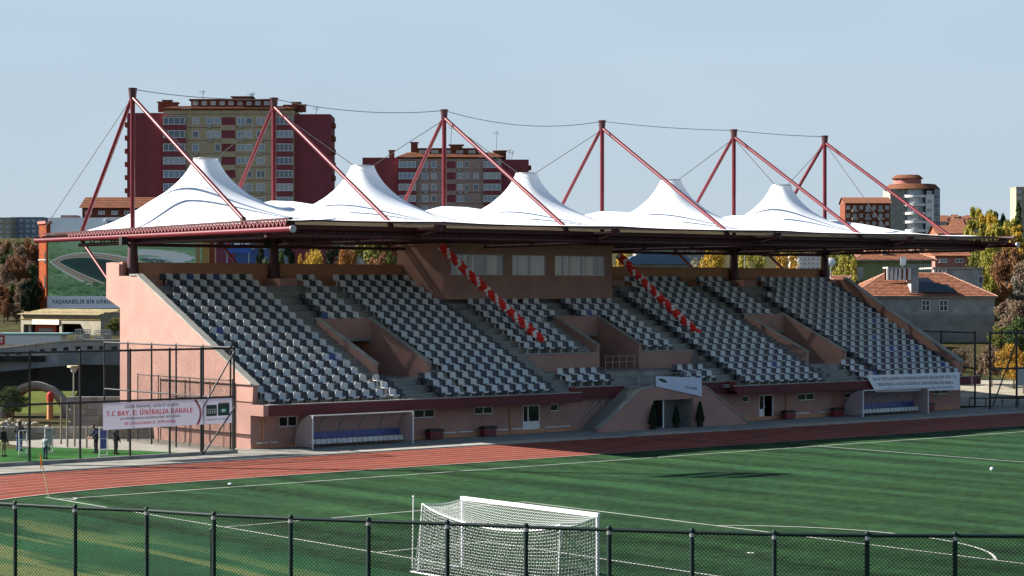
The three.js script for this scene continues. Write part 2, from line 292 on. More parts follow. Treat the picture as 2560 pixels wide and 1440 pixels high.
  // back parapet, piers, back wall
  for (const [a, b] of [[.36, 24.2], [40.9, 71.3]]) { obj('back_parapet', [bb(a, b, 10.2, 11.84, -17.35, -17.0)], M.brown, stand); obj('parapet_cap', [bb(a, b, 11.84, 11.9, -17.42, -16.95)], M.brown, stand); }
  obj('back_wall', [bb(.36, 71.3, -.1, 10.2, -17.3, -17.02)], M.pink, stand);
  for (const x of MX) obj('column_pier', [bb(x - (x < 2 ? .6 : .75), x + (x > 70 ? .35 : .75), 9.6, 10.82, -16.98, -14.75)], M.pink, stand);
  // commentary box
  const cw = [[24.7, 29.9], [30.6, 34.1], [34.85, 40.2]];
  const cab = obj('commentary_box', [extr(rect(24.75, 40.9, 9.3, 13.3), .25, cw.map(([a, b]) => rect(a + .1, b, 11.1, 12.65))).translate(0, 0, -11.95),
    bb(24.2, 24.45, 9.3, 13.3, -17.3, -12.25), bb(40.65, 40.9, 9.3, 13.3, -17.3, -11.95), bb(24.2, 40.9, 9.3, 13.3, -17.6, -17.3), new THREE.CylinderGeometry(.55, .55, 4, 12, 1, false, Math.PI * 1.5, Math.PI / 2).translate(24.75, 11.3, -12.25)], M.pink, stand);
  obj('roof_slab', [bb(24.1, 41, 13.3, 13.45, -17.65, -11.6)], M.pink, cab); obj('floor_slab', [bb(24.3, 40.8, 9.28, 9.42, -17.3, -11.72)], M.brown, cab);
  const glassPane = new THREE.MeshPhysicalMaterial({ color: 0xffffff, roughness: .02, transmission: 1, thickness: 0, ior: 1.5 });
  cw.forEach(([a, b], i) => {
    a += .1; const mull = [[.33, .66], [.5], [.3, .62, .86]][i].map(t => lerp(a, b, t));
    obj('window_frame', [bb(a, b, 11.1, 11.16, -11.86, -11.78), bb(a, b, 12.59, 12.65, -11.86, -11.78), ...[a + .03, b - .03, ...mull].map(x => bb(x - .03, x + .03, 11.16, 12.59, -11.86, -11.79))], M.white, cab);
    obj('pane', [bb(a + .02, b - .02, 11.12, 12.63, -11.83, -11.825)], glassPane, cab);
    const pts = []; for (let j = 0; j <= 60; j++) { const t = j / 60; pts.push([lerp(a, b, t), -12.2 + .13 * Math.sin(t * 70 + i) + .05 * Math.sin(t * 31 + 2 * i)]); }
    const cg = new THREE.BufferGeometry(), cp = [], ci = []; pts.forEach(([x, z], j) => { cp.push(x, 11.0, z, x, 12.7, z); if (j && h2(j >> 2, i, 77) > .3 && !(i === 2 && j > 52)) { const o = (j - 1) * 2; ci.push(o, o + 2, o + 1, o + 1, o + 2, o + 3); } });
    cg.setAttribute('position', new THREE.Float32BufferAttribute(cp, 3)); cg.setIndex(ci); cg.computeVertexNormals();
    obj('curtain', [cg], mat(i === 1 ? [.66, .66, .60] : [.60, .54, .40], .85, { side: THREE.DoubleSide }), cab);
  });
  // portal with outside stairs
  const top = []; for (let i = 0; i <= 12; i++) { const t = i / 12; top.push([lerp(37.4, 30.9, t), 2.88 + .32 * Math.sin(Math.PI * t)]); }
  obj('portal_wall', [extr([[26.85, 0], [41.5, 0], [41.5, .25], ...top, [26.85, .25]], .28, [rect(32.1, 36.06, .04, 2.12)]).translate(0, 0, 2.12)], M.pink, stand);
  obj('portal_coping', [beam(V(41.55, .3, 2.26), V(37.4, 2.93, 2.26), .4, .09), beam(V(26.8, .3, 2.26), V(30.9, 2.93, 2.26), .4, .09), tube(top.map(([x, y]) => V(x, y + .03, 2.26)), .1, 24, 6)], M.coping, stand);
  obj('portal_jamb', [bb(31.8, 32.1, .04, 2.4, .3, 2.12), bb(36.06, 36.36, .04, 2.4, .3, 2.12), bb(31.8, 36.36, 2.4, 2.6, .1, 2.12)], M.concrete, stand);
  const pd = obj('portal_door', [bb(32.1, 32.2, .07, 2.4, .5, .62), bb(33.5, 33.6, .07, 2.4, .5, .62), bb(34.9, 35.0, .07, 2.4, .5, .62), bb(35.96, 36.06, .07, 2.4, .5, .62), bb(32.2, 35.96, 2.05, 2.15, .51, .61), bb(35.0, 35.96, .07, 2.05, .52, .6)], M.steel, stand);
  obj('pane', [bb(32.2, 33.5, .1, 2.05, .54, .56), bb(33.6, 34.9, .1, 2.05, .54, .56)], M.glass, pd);
  obj('portal_post', [bar(V(33.55, .07, 1.9), V(33.55, 2.4, 1.9), .07, 10)], M.white, stand);
  for (const d of [1, -1]) for (let i = 0; i < 16; i++) { const x0 = d > 0 ? 27.35 + i * .235 : 41.0 - i * .235, y = .2 + i * .18; obj('stair_step', [bb(x0, x0 + d * .235, Math.max(.05, y - .36), y, .02, 2.1)], M.concrete, stand); }
  obj('portal_deck', [bb(31.1, 37.25, 2.7, 3.06, .02, 2.12)], M.concrete, stand);
  for (const d of [1, -1]) { const xa = d > 0 ? 27.4 : 41, xb = d > 0 ? 31.1 : 37.25; const hr = obj('handrail', [.55, .95].map(h => bar(V(xa, .2 + h, .3), V(xb, 3.06 + h, .3), .025)), M.steel, stand); obj('baluster', [0, .25, .5, .75, 1].map(t => bar(V(lerp(xa, xb, t), lerp(.2, 3.06, t), .3), V(lerp(xa, xb, t), lerp(1.15, 4.01, t), .3), .02)), M.steel, hr); }
  const dr = obj('handrail', [.5, .95].map(h => bar(V(31.1, 3.06 + h, 1.95), V(37.25, 3.06 + h, 1.95), .022)), M.steel, stand);
  obj('baluster', [0, .2, .4, .6, .8, 1].map(t => bar(V(lerp(31.1, 37.25, t), 3.06, 1.95), V(lerp(31.1, 37.25, t), 4.02, 1.95), .02)), M.steel, dr);
}
// seats: a curved plastic shell on a short bracket
function seatShell() {
  const pr = [[.25, .36], [.225, .42], [.02, .405], [-.15, .40], [-.205, .46], [-.235, .64], [-.25, .83]];   // z, y from front lip to top of back
  const hw = [.235, .255, .258, .258, .258, .258, .235], nu = 4, P = [], ix = [];
  const ring = off => pr.forEach(([z, y], j) => { for (let i = 0; i <= nu; i++) { const u = i / nu * 2 - 1, c = u * u; const b = j >= 4 ? .05 * c : 0, up = j < 4 ? .035 * c : 0; const n = j >= 4 ? [1, .12] : [0, 1]; const rd = j === 6 ? -.035 * c * c : 0; P.push(u * hw[j], y + up + rd - (j >= 4 ? 0 : off), z + b - (j >= 4 ? off : 0) * n[0]); } });
  ring(0); ring(.042); const N = pr.length * (nu + 1), id = (l, j, i) => l * N + j * (nu + 1) + i;
  for (let j = 0; j < pr.length - 1; j++) for (let i = 0; i < nu; i++) { const q = l => [id(l, j, i), id(l, j, i + 1), id(l, j + 1, i), id(l, j + 1, i + 1)]; let [a, b, c, d] = q(0); ix.push(a, b, c, b, d, c); [a, b, c, d] = q(1); ix.push(a, c, b, b, c, d); }
  for (let j = 0; j < pr.length - 1; j++) for (const i of [0, nu]) { const a = id(0, j, i), b = id(0, j + 1, i), c = id(1, j, i), d = id(1, j + 1, i); if (i) ix.push(a, c, b, b, c, d); else ix.push(a, b, c, b, d, c); }
  for (const j of [0, pr.length - 1]) for (let i = 0; i < nu; i++) { const a = id(0, j, i), b = id(0, j, i + 1), c = id(1, j, i), d = id(1, j, i + 1); if (j) ix.push(a, b, c, b, d, c); else ix.push(a, c, b, b, c, d); }
  const g = new THREE.BufferGeometry(); g.setAttribute('position', new THREE.Float32BufferAttribute(P, 3)); g.setIndex(ix); const f = g.toNonIndexed(); f.computeVertexNormals();
  return join([f, bx(.12, .36, .06, 0, .19, -.08), bx(.3, .03, .2, 0, .015, -.08)]);
}
const seatGeo = seatShell();
{
  const blocks = [[.62, 9.95, 0, 17], [9.95, 11.5, 0, 2], [11.45, 15.1, 11, 17], [16.4, 24.3, 0, 17], [13.8, 16.4, 0, 2], [25.9, 31.2, 6, 13], [31.2, 33.5, 11, 13], [34.8, 40.9, 11, 13], [37.5, 40.9, 6, 10], [25.9, 30.6, 1, 2], [37.3, 40.9, 1, 2], [42.4, 51.85, 0, 17], [53.25, 57.1, 11, 17], [58.5, 99, 0, 17], [51.9 + 1.3, 53.5, 0, 2], [55.6, 58.5, 0, 2]];
  const list = [];
  for (const [a, b, k0, k1] of blocks) for (let k = k0; k <= k1; k++) {
    const end = Math.min(b, xR(zk(k)) - .25), z = zk(k) - .48;
    for (let c = 0; c < 200; c++) {
      const x = .9 + c * .533; if (x < a + .24 || x > end - .22) continue;
      if (VOM.some(([p, q, kk]) => k >= kk && k <= 10 && x > p - .5 && x < q + .5)) continue;
      if (k >= 15 && MX.some(m => Math.abs(x - m) < 1.02)) continue;
      if (k >= 14 && x > 23.8 && x < 41.4) continue;
      let kind = c % 2; if (kind && (k === 17 && x < 10 ? h2(c, k, 5) < .5 : h2(c, k, 5) < .025)) kind = 2;
      list.push({ x, y: yk(k), z, kind, D: depthOf(x, z), c, k });
    }
  }
  list.sort((p, q) => p.D - q.D);
  const fade = [[.72, .74, .76], [.63, .67, .72], [.74, .72, .69], [.68, .71, .74]].map(c => { const m = M.whiteSeat.clone(); m.color = rgb(...c); return m; });
  const kinds = [['white_seat', M.whiteSeat], ['navy_seat', M.navySeat], ['blue_seat', M.blueSeat]], used = [0, 0, 0], rest = [[], [], []];
  for (const s of list) {
    const turn = .06 * (h2(s.c, s.k, 1) - .5), lean = .05 * (h2(s.c, s.k, 2) - .5);
    if (used[s.kind] < 300) { used[s.kind]++; const m = obj(kinds[s.kind][0], seatGeo, s.kind ? kinds[s.kind][1] : fade[h2(s.c, s.k, 9) * 4 | 0], stand, [s.x, s.y, s.z]); m.rotation.set(lean, turn, 0); } else rest[s.kind].push([s, turn, lean]);
  }
  rest.forEach((r, i) => { if (!r.length) return; const im = new THREE.InstancedMesh(seatGeo, kinds[i][1], r.length), o = new THREE.Object3D(); r.forEach(([s, t, l], j) => { o.position.set(s.x, s.y, s.z); o.rotation.set(l, t, 0); o.updateMatrix(); im.setMatrixAt(j, o.matrix); const f = .86 + .16 * h2(s.c, s.k, 9); im.setColorAt(j, rgb(f, f, f * .99 + .01)); }); im.name = kinds[i][0] + '_rows'; im.userData.kind = 'stuff'; im.castShadow = im.receiveShadow = true; stand.add(im); });
  console.log('seats', list.length);
}

// ---------------------------------------------------------------- tensile canopy
const canopy = thing('tensile_canopy', 'white tensile membrane canopy with five cones hung from maroon masts', 'canopy');
{
  const XL = .6, XE = 71.9, cones = [6.75, 20.25, 36.15, 51.95, 65.4], CZ = -16.6;
  const ridge = [[-31, 13.9], [-26, 14.2], [-22, 15.2], [-19, 16.1], [-16.7, 16.4], [-14, 16.25], [-11, 15.9], [-7.4, 15.25], [-4.5, 14.75], [-2.3, 14.48], [4, 14.3]];
  const rx = [...MX.slice(1, 5), 70.3], bounds = [XL, ...MX.slice(1, 5), XE];
  const smax = (a, b, k) => (a + b + Math.sqrt((a - b) * (a - b) + k * k)) / 2;
  const zEdge = (x, front) => { let i = 0; while (i < 4 && x > bounds[i + 1]) i++; const t = (x - bounds[i]) / (bounds[i + 1] - bounds[i]), s = Math.sin(Math.PI * Math.min(1, Math.max(0, t))); return front ? 3.5 - 1.5 * s : -30.5 + 1.4 * s; };
  const H = (x, z) => {
    const base = table([[-31, 13.85], [-24, 14.1], [-10, 14.15], [4, 14.25]], z); let y = base;
    for (const c of cones) { const r = Math.max(.83, Math.hypot(x - c, z - CZ)); y = smax(y, 19.2 - 1.95 * Math.log(r / .83), .35) ; }
    let rg = 0; for (const c of rx) { const d = (x - c) / 2.7; rg = Math.max(rg, Math.exp(-d * d)); }
    y = smax(y, base + (table(ridge, z) - base) * rg, .4);
    const f = Math.min(sm(0, 3.2, x - XL), sm(0, 2.6, XE - x)); y = base + (y - base) * f;
    const ef = sm(0, 2.5, zEdge(x, true) - z) * sm(0, 2.5, z - zEdge(x, false)); return lerp(table(ridge, z) * 0 + base + .04, y, lerp(.55, 1, ef));
  };
  for (let b = 0; b < 5; b++) {
    const nx = 44, nz = 96, P = [], N = [], ix = [];
    for (let j = 0; j <= nz; j++) for (let i = 0; i <= nx; i++) {
      const x = lerp(bounds[b], bounds[b + 1], i / nx), z = lerp(zEdge(x, false), zEdge(x, true), j / nz);
      const hh = (p, q) => { const r = Math.hypot(p - cones[b], q - CZ); return r < 1.7 ? H(cones[b] + (p - cones[b]) / Math.max(r, .01) * 1.7, CZ + (q - CZ) / Math.max(r, .01) * 1.7) : H(p, q); };
      P.push(x, hh(x, z), z); const e = .05, n = V(hh(x - e, z) - hh(x + e, z), 2 * e, hh(x, z - e) - hh(x, z + e)).normalize(); N.push(n.x, n.y, n.z);
      if (i && j) { const o = (j - 1) * (nx + 1) + i - 1; ix.push(o, o + nx + 1, o + 1, o + 1, o + nx + 1, o + nx + 2); }
    }
    const g = new THREE.BufferGeometry(); g.setAttribute('position', new THREE.Float32BufferAttribute(P, 3)); g.setAttribute('normal', new THREE.Float32BufferAttribute(N, 3)); g.setIndex(ix);
    const mem = obj('membrane', [g], M.membrane, canopy);
    // cone collar, finer mesh
    const p2 = [], n2 = [], i2 = []; for (let j = 0; j <= 18; j++) for (let i = 0; i <= 40; i++) { const r = lerp(.84, 2.9, j / 18), a = i / 40 * 2 * Math.PI, x = cones[b] + r * Math.cos(a), z = CZ + r * Math.sin(a), lift = .03 * sm(2.9, 2.3, r); p2.push(x, H(x, z) + lift, z); const e = .04, n = V(H(x - e, z) - H(x + e, z), 2 * e, H(x, z - e) - H(x, z + e)).normalize(); n2.push(n.x, n.y, n.z); if (i && j) { const o = (j - 1) * 41 + i - 1; i2.push(o, o + 1, o + 41, o + 1, o + 42, o + 41); } }
    const g2 = new THREE.BufferGeometry(); g2.setAttribute('position', new THREE.Float32BufferAttribute(p2, 3)); g2.setAttribute('normal', new THREE.Float32BufferAttribute(n2, 3)); g2.setIndex(i2);
    obj('cone_collar', [g2], M.membrane, mem);
    const ty = H(cones[b] + .84, CZ); obj('ring', [new THREE.TorusGeometry(.84, .06, 8, 28).rotateX(Math.PI / 2).translate(cones[b], ty + .02, CZ)], M.steel, mem);
    obj('cone_cap', [new THREE.CylinderGeometry(.8, .84, .05, 24).translate(cones[b], ty + .06, CZ)], M.white, mem);
  }
  const capY = 23.85;
  MX.forEach((x, i) => {
    const m = obj('mast', [bar(V(x, 13.6, MZ), V(x, 23.25, MZ), .17, 14)], M.maroon, canopy);
    obj('mast_head', [new THREE.CylinderGeometry(.30, .24, .62, 10).translate(x, 23.5, MZ), new THREE.CylinderGeometry(.33, .33, .07, 10).translate(x, capY, MZ)], M.darkmaroon, m);
    const fs = obj('strut', [bar(V(x, 23.2, MZ + .1), V(x, 14.45, -2.35), .145, 12)], M.maroon, canopy);
    obj('shoe', [bar(V(x, 14.55, -2.5), V(x, 14.0, -2.2), .2, 10)], M.darkmaroon, fs);
    obj('strut', [bar(V(x, 23.2, MZ - .1), V(x, 13.75, -24.4), .145, 12)], M.maroon, canopy);
    obj('strut', [bar(V(x, 13.75, -24.4), V(x, 10.6, -20.0), .12, 10), bar(V(x, 10.6, -20), V(x, 8.6, -17.3), .12, 10)], M.maroon, canopy);
    obj('column', [new THREE.CylinderGeometry(.26, .46, 3.1, 14).translate(x, 12.35, MZ), bx(.95, .1, .95, x, 10.87, MZ), bx(.9, .3, .9, x, 13.75, MZ)], M.darkmaroon, canopy);
    obj('loudspeaker', [bx(.5, .55, .4, x - .75, 13.35, MZ + .1), bx(.2, .1, .1, x - .4, 13.4, MZ + .1)], M.black, canopy);
    obj('loudspeaker', [bx(.5, .5, .4, x + .75, 13.4, MZ + .1), bx(.2, .1, .1, x + .4, 13.4, MZ + .1)], M.black, canopy);
    // cantilever girder: two chords with lacing
    const ga = [bar(V(x, 13.75, -30), V(x, 13.95, 3.2), .16, 8), bar(V(x, 13.2, -24.4), V(x, 13.3, 0), .13, 8), bar(V(x, 13.3, 0), V(x, 13.95, 3.2), .1, 8)];
    for (let z = -24; z < 0; z += 1.5) ga.push(bar(V(x, 13.2, z), V(x, 13.85, z + .75), .05, 5), bar(V(x, 13.85, z + .75), V(x, 13.2, z + 1.5), .05, 5));
    obj('girder', ga, M.darkmaroon, canopy);
  });
  // beams along the stand
  for (const [z, y, r] of [[.6, 13.92, .2], [.75, 13.42, .16], [-6.5, 13.7, .14], [-12, 13.7, .14], [-16.7, 13.6, .2], [-16.7, 13.1, .12], [-24.4, 13.75, .18], [-29.6, 13.8, .14]]) obj('edge_beam', [bar(V(XL, y, z), V(XE - .3, y, z), r, 10)], M.darkmaroon, canopy);
  { const la = []; for (let x = XL; x < XE - 1; x += .9) la.push(bar(V(x, 13.42, .75), V(x + .45, 13.92, .62), .045, 5), bar(V(x + .45, 13.92, .62), V(x + .9, 13.42, .75), .045, 5)); obj('beam_lacing', la, M.darkmaroon, canopy); obj('beam_web', [bb(XL, XE - .3, 13.42, 13.92, .52, .56)], M.darkmaroon, canopy); }
  for (const x of MX) obj('beam_end', [bar(V(x - .2, 14.0, 2.9), V(x + .25, 14.0, 2.9), .26, 10)], M.darkmaroon, canopy);
  for (let b = 0; b < 5; b++) { // front edge tube of each bay follows the scallop
    const pts = []; for (let i = 0; i <= 12; i++) { const x = lerp(bounds[b], bounds[b + 1], i / 12); pts.push(V(x, H(x, zEdge(x, true)) - .05, zEdge(x, true))); } obj('edge_cable', [tube(pts, .055, 30, 6)], M.darkmaroon, canopy);
    const pb = []; for (let i = 0; i <= 12; i++) { const x = lerp(bounds[b], bounds[b + 1], i / 12); pb.push(V(x, H(x, zEdge(x, false)) - .05, zEdge(x, false))); } obj('edge_cable', [tube(pb, .055, 30, 6)], M.darkmaroon, canopy);
  }
  // side beams with laced membrane edge
  for (const x of [XL - .05, XE]) {
    const s = obj('side_beam', [bar(V(x, 13.62, -30.4), V(x, 13.72, 3.9), .17, 14, .21)], M.maroon, canopy);
    obj('edge_clamp', [beam(V(x, 14.06, -29), V(x, 14.36, 3.7), .3, .13)], M.darkmaroon, s);
    const zz = []; for (let i = 0; i <= 130; i++) zz.push(V(x + (x < 5 ? -.14 : .14), i % 2 ? 13.80 + .0010 * i : 14.02 + .0022 * i, lerp(-25, 3.5, i / 130))); const seg = []; for (let i = 0; i < 130; i++) seg.push(bar(zz[i], zz[i + 1], .055, 5)); obj('lacing', seg, mat([.36, .13, .14], .6), s);
    obj('end_plate', [new THREE.CylinderGeometry(.23, .23, .08, 14).rotateX(Math.PI / 2).translate(x, 13.72, 3.95)], M.steel, s);
  }
  // cables
  const cb = (a, b, sag, r = .028) => { const p = []; for (let i = 0; i <= 8; i++) { const t = i / 8, v = a.clone().lerp(b, t); v.y -= sag * 4 * t * (1 - t); p.push(v); } return tube(p, r, 16, 5); };
  for (let i = 0; i < 5; i++) obj('cable', [cb(V(MX[i], 23.8, MZ), V(MX[i + 1], 23.8, MZ), [.25, .5, .75, .15, .1][i])], M.cable, canopy);
  cones.forEach((c, i) => { obj('cable', [cb(V(MX[i], 23.1, MZ), V(c - .75, 19.2, CZ), 0)], M.cable, canopy); obj('cable', [cb(V(MX[i + 1], 23.1, MZ), V(c + .75, 19.2, CZ), 0)], M.cable, canopy); });
  obj('cable', [cb(V(MX[0], 23.3, MZ), V(.6, 13.9, -30), 0)], M.cable, canopy); obj('cable', [cb(V(MX[5], 23.2, MZ), V(71.8, 14.2, -9), 0)], M.cable, canopy);
}

// ---------------------------------------------------------------- fences, goal, benches, banners, small things
function wires(segs, r) { // thin three-sided wires merged into one geometry
  const P = new Float32Array(segs.length * 54), N = new Float32Array(segs.length * 54); let o = 0; const d = V(), u = V(), w = V(), c = [V(), V(), V()];
  for (const [a, b] of segs) {
    d.copy(b).sub(a).normalize(); u.set(0, 1, 0); if (Math.abs(d.y) > .9) u.set(1, 0, 0); w.crossVectors(d, u).normalize(); u.crossVectors(w, d);
    for (let k = 0; k < 3; k++) { const t = k * 2.0944 + .5; c[k].set(0, 0, 0).addScaledVector(u, Math.cos(t)).addScaledVector(w, Math.sin(t)); }
    for (let k = 0; k < 3; k++) { const p = c[k], q = c[(k + 1) % 3]; for (const [e, n] of [[a, p], [a, q], [b, p], [a, q], [b, q], [b, p]]) { P[o] = e.x + n.x * r; N[o++] = n.x; P[o] = e.y + n.y * r; N[o++] = n.y; P[o] = e.z + n.z * r; N[o++] = n.z; } }
  }
  const g = new THREE.BufferGeometry(); g.setAttribute('position', new THREE.BufferAttribute(P, 3)); g.setAttribute('normal', new THREE.BufferAttribute(N, 3)); g.setAttribute('uv', new THREE.BufferAttribute(new Float32Array(P.length / 3 * 2), 2)); return g;
}
function chainlink(A, B, y0, y1, s, r) { // diamond mesh between two posts
  const l = Math.hypot(B[0] - A[0], B[1] - A[1]), h = y1 - y0, out = [], pt = (t, y) => V(lerp(A[0], B[0], t / l), y0 + y, lerp(A[1], B[1], t / l));
  for (let o = -h; o < l; o += s) { const a = Math.max(0, o), b = Math.min(l, o + h); if (b - a > .01) { out.push([pt(a, a - o), pt(b, b - o)]); out.push([pt(a, h - (a - o)), pt(b, h - (b - o))]); } }
  return wires(out, r);
}
const netMat = mat([.012, .018, .018], .8);
function fence(name, label, pts, h, { r = .05, rails = [h], mesh = .1, wire = .006, m = M.black, y0 = .07, base = 0, group } = {}) {
  const f = thing(name, label, 'fence', [0, 0, 0], 0, group);
  pts.forEach(([x, z], i) => {
    const p = obj('post', [bar(V(x, base, z), V(x, h + .03, z), r, 8)], m, f); obj('post_cap', [new THREE.SphereGeometry(r * 1.15, 8, 5).translate(x, h + .05, z)], m, p);
    if (!i) return; const q = pts[i - 1];
    for (const y of rails) obj('rail', [bar(V(q[0], y, q[1]), V(x, y, z), r * .9, 8)], m, f);
    obj('mesh_panel', chainlink(q, [x, z], y0, h, mesh, wire), netMat, f);
  });
  return f;
}
// foreground fence, gently curved behind the goal
{
  const pts = [[-42.2, 45.2], [-41.1, 47.5], [-40.06, 49.75], [-39.05, 51.84], [-37.73, 53.99], [-36.79, 56.4], [-35.5, 58.65], [-34.12, 60.7], [-32.76, 62.74], [-31.51, 64.82], [-30.13, 66.86], [-28.72, 68.77], [-27.31, 70.6], [-25.49, 72.4], [-23.68, 74.01], [-22, 75.5], [-20, 77.2]];
  const f = fence('wire_fence', 'low dark green chain-link fence with top rail running behind the goal', pts, 3.2, { r: .066, mesh: .115, wire: .0075, m: M.greenpaint, base: -.05 });
  for (const [x, z] of pts) obj('clamp', [new THREE.CylinderGeometry(.085, .085, .1, 8).translate(x, 3.12, z)], M.steel, f);
  const sp = thing('short_post', 'short dark green tube post with flat cap standing beside the wire fence', 'post', [-36.75, 0, 56.25]); obj('tube', [bar(V(0, -.05, 0), V(0, 2.75, 0), .075, 12)], M.greenpaint, sp); obj('cap', [new THREE.CylinderGeometry(.085, .085, .05, 12).translate(0, 2.77, 0)], M.offwhite, sp);
}
// tall fences at both ends of the stand
{
  fence('ball_stop_fence', 'tall black chain-link fence carrying the white banner beside the running track', [[-2.5, 2.1], [-4.8, 2.1], [-6.95, 2.1], [-9.6, 2.1], [-12.84, 2.1], [-16.0, 2.1], [-19, 2.1], [-22, 2.1]], 6.45, { r: .07, rails: [6.45, 3.5], mesh: .16, wire: .0045 });
  fence('ball_stop_fence', 'tall black chain-link fence running back along the pink end wall of the grandstand', [[-2.62, 1.9], [-2.62, -1.3], [-2.62, -4.6], [-2.62, -7.7], [-2.62, -10.8], [-2.62, -14]], 6.5, { r: .06, rails: [6.5, 3.4], mesh: .16, wire: .0045 });
  fence('side_fence', 'thin low wire fence close against the pink end wall', [[-1.5, .3], [-1.5, -4.8], [-1.5, -8.8], [-1.5, -11.5]], 4.4, { r: .035, rails: [4.4, 2.2], mesh: .2, wire: .005 });
  const br = thing('fence_brace', 'long black diagonal brace propping the corner post of the tall fence', 'brace'); obj('brace_bar', [bar(V(-2.5, 6.3, 2.2), V(-4.75, 2.9, 2.2), .05), bar(V(-4.75, 2.9, 2.2), V(-4.75, .1, 2.2), .05), bar(V(-2.5, 2.9, 2.22), V(-4.75, .1, 2.22), .05)], M.black, br);
  const hb = [[-2.55, 1.0, 2.22]]; void hb;
  fence('ball_stop_fence', 'tall black chain-link fence continuing past the far end of the grandstand', [[70.9, 1.9], [74.2, 2.1], [77.6, 2.3], [81, 2.5], [84.4, 2.7]], 6.4, { r: .09, rails: [6.4, 3.4, 1.0], mesh: .18, wire: .0045 });
  fence('ball_stop_fence', 'tall black chain-link fence rising behind the sloping far end wall', [[71.6, -.2], [72.6, -4.6], [73.9, -8.2], [74.9, -12.0], [75.9, -15.5]], 6.4, { r: .08, rails: [6.4, 3.4], mesh: .18, wire: .0045 });
  const b2 = thing('fence_brace', 'black diagonal brace across the fence bays past the far end wall', 'brace'); obj('brace_bar', [bar(V(71.0, .3, 2.1), V(74.1, 5.9, 2.25), .06), bar(V(74.3, 5.9, 2.25), V(77.4, 3.4, 2.4), .06)], M.black, b2);
  obj('kerb_wall', [bb(-26, -2.3, -.1, .28, 1.98, 2.22)], M.concrete); tag(scene.children.at(-1), 'low concrete kerb under the tall banner fence', 'kerb');
}
// goal with net
{
  const g = thing('football_goal', 'white football goal with sagging net standing on the goal line', 'goal', [-23.5, 0, 55.26]);
  const hz = 3.66, H = 2.44, wm = M.white;
  for (const s of [-1, 1]) obj('post', [bar(V(0, -.02, s * hz), V(0, H + .06, s * hz), .06, 12)], wm, g);
  obj('crossbar', [bx(.13, .13, hz * 2 + .12, 0, H + .06, 0)], wm, g);
  const bxp = -1.75, bs = [-3.75, 3.8], bh = [2.4, 2.32];
  bs.forEach((z, i) => obj('net_pole', [bar(V(bxp - .15, -.02, z * 1.01), V(bxp, bh[i], z), .028, 8)], wm, g));
  const back = t => { const z = lerp(bs[0], bs[1], t), s = Math.sin(Math.PI * t); return V(bxp + .1 * s, lerp(bh[0], bh[1], t) - .52 * Math.pow(s, .7), z); };
  obj('net_rope', [tube(Array.from({ length: 13 }, (_, i) => back(i / 12)), .028, 40, 6)], wm, g);
  for (const s of [0, 1]) obj('net_rope', [tube([V(0, H, s ? hz : -hz), V(-.9, lerp(H, bh[s], .5) - .08, s ? hz + .05 : -hz - .05), V(bxp, bh[s], bs[s])], .02, 10, 6)], wm, g);
  const seg = [], poly = p => { for (let i = 1; i < p.length; i++) seg.push([p[i - 1], p[i]]); }, c = .125, bz = t => lerp(bs[0], bs[1], t);
  // back panel: falls from the rope, bellies out, gathers on the ground
  const Bk = (t, v) => { const a = back(t), belly = Math.sin(Math.PI * v) * .16 * Math.sin(Math.PI * t), drift = -.12 - .25 * v * v; return V(a.x + drift * v - belly + .02 * Math.sin(t * 40 + v * 9), a.y * (1 - v) + .02, lerp(a.z, a.z * 1.03, v) + .025 * Math.sin(v * 11 + t * 17)); };
  for (let i = 0; i <= 60; i++) poly(Array.from({ length: 11 }, (_, j) => Bk(i / 60, j / 10)));
  for (let j = 0; j <= 19; j++) poly(Array.from({ length: 31 }, (_, i) => Bk(i / 30, j / 19)));
  // roof panel from crossbar to rope
  const Rf = (t, v) => { const a = V(0, H, lerp(-hz, hz, t)), b = back(t); return V(lerp(a.x, b.x, v), lerp(a.y, b.y, v) - .22 * Math.sin(Math.PI * v) * (.5 + .5 * Math.sin(Math.PI * t)), lerp(a.z, b.z, v)); };
  for (let i = 0; i <= 60; i++) poly(Array.from({ length: 7 }, (_, j) => Rf(i / 60, j / 6)));
  for (let j = 0; j <= 14; j++) poly(Array.from({ length: 31 }, (_, i) => Rf(i / 30, j / 14)));
  for (const s of [0, 1]) { const Sd = (u, v) => { const a = V(0, H, s ? hz : -hz), e = V(bxp, bh[s], bs[s]); const top = a.lerp(e, u); top.y -= .1 * Math.sin(Math.PI * u); return V(top.x - .35 * u * v, top.y * (1 - v) + .02, top.z + (s ? 1 : -1) * .08 * Math.sin(Math.PI * v) * Math.sin(Math.PI * u)); }; for (let i = 0; i <= 14; i++) poly(Array.from({ length: 9 }, (_, j) => Sd(i / 14, j / 8))); for (let j = 0; j <= 19; j++) poly(Array.from({ length: 8 }, (_, i) => Sd(i / 7, j / 19))); }
  obj('net', wires(seg, .0065), mat([.74, .75, .74], .8), g);
  obj('ground_bar', [bar(V(0, .03, -hz), V(bxp - .5, .03, -hz - .1), .03), bar(V(0, .03, hz), V(bxp - .5, .03, hz + .1), .03), bar(V(bxp - .5, .03, -hz - .1), V(bxp - .5, .03, hz + .1), .03)], wm, g);
  const sp = thing('training_pole', 'slim white pole with rounded tip standing beside the goal net', 'pole', [-24.97, 0, 50.55]); obj('rod', [bar(V(0, 0, 0), V(.02, 2.55, .03), .022, 8)], wm, sp); obj('tip', [new THREE.SphereGeometry(.045, 8, 6).translate(.02, 2.56, .03)], wm, sp);
}
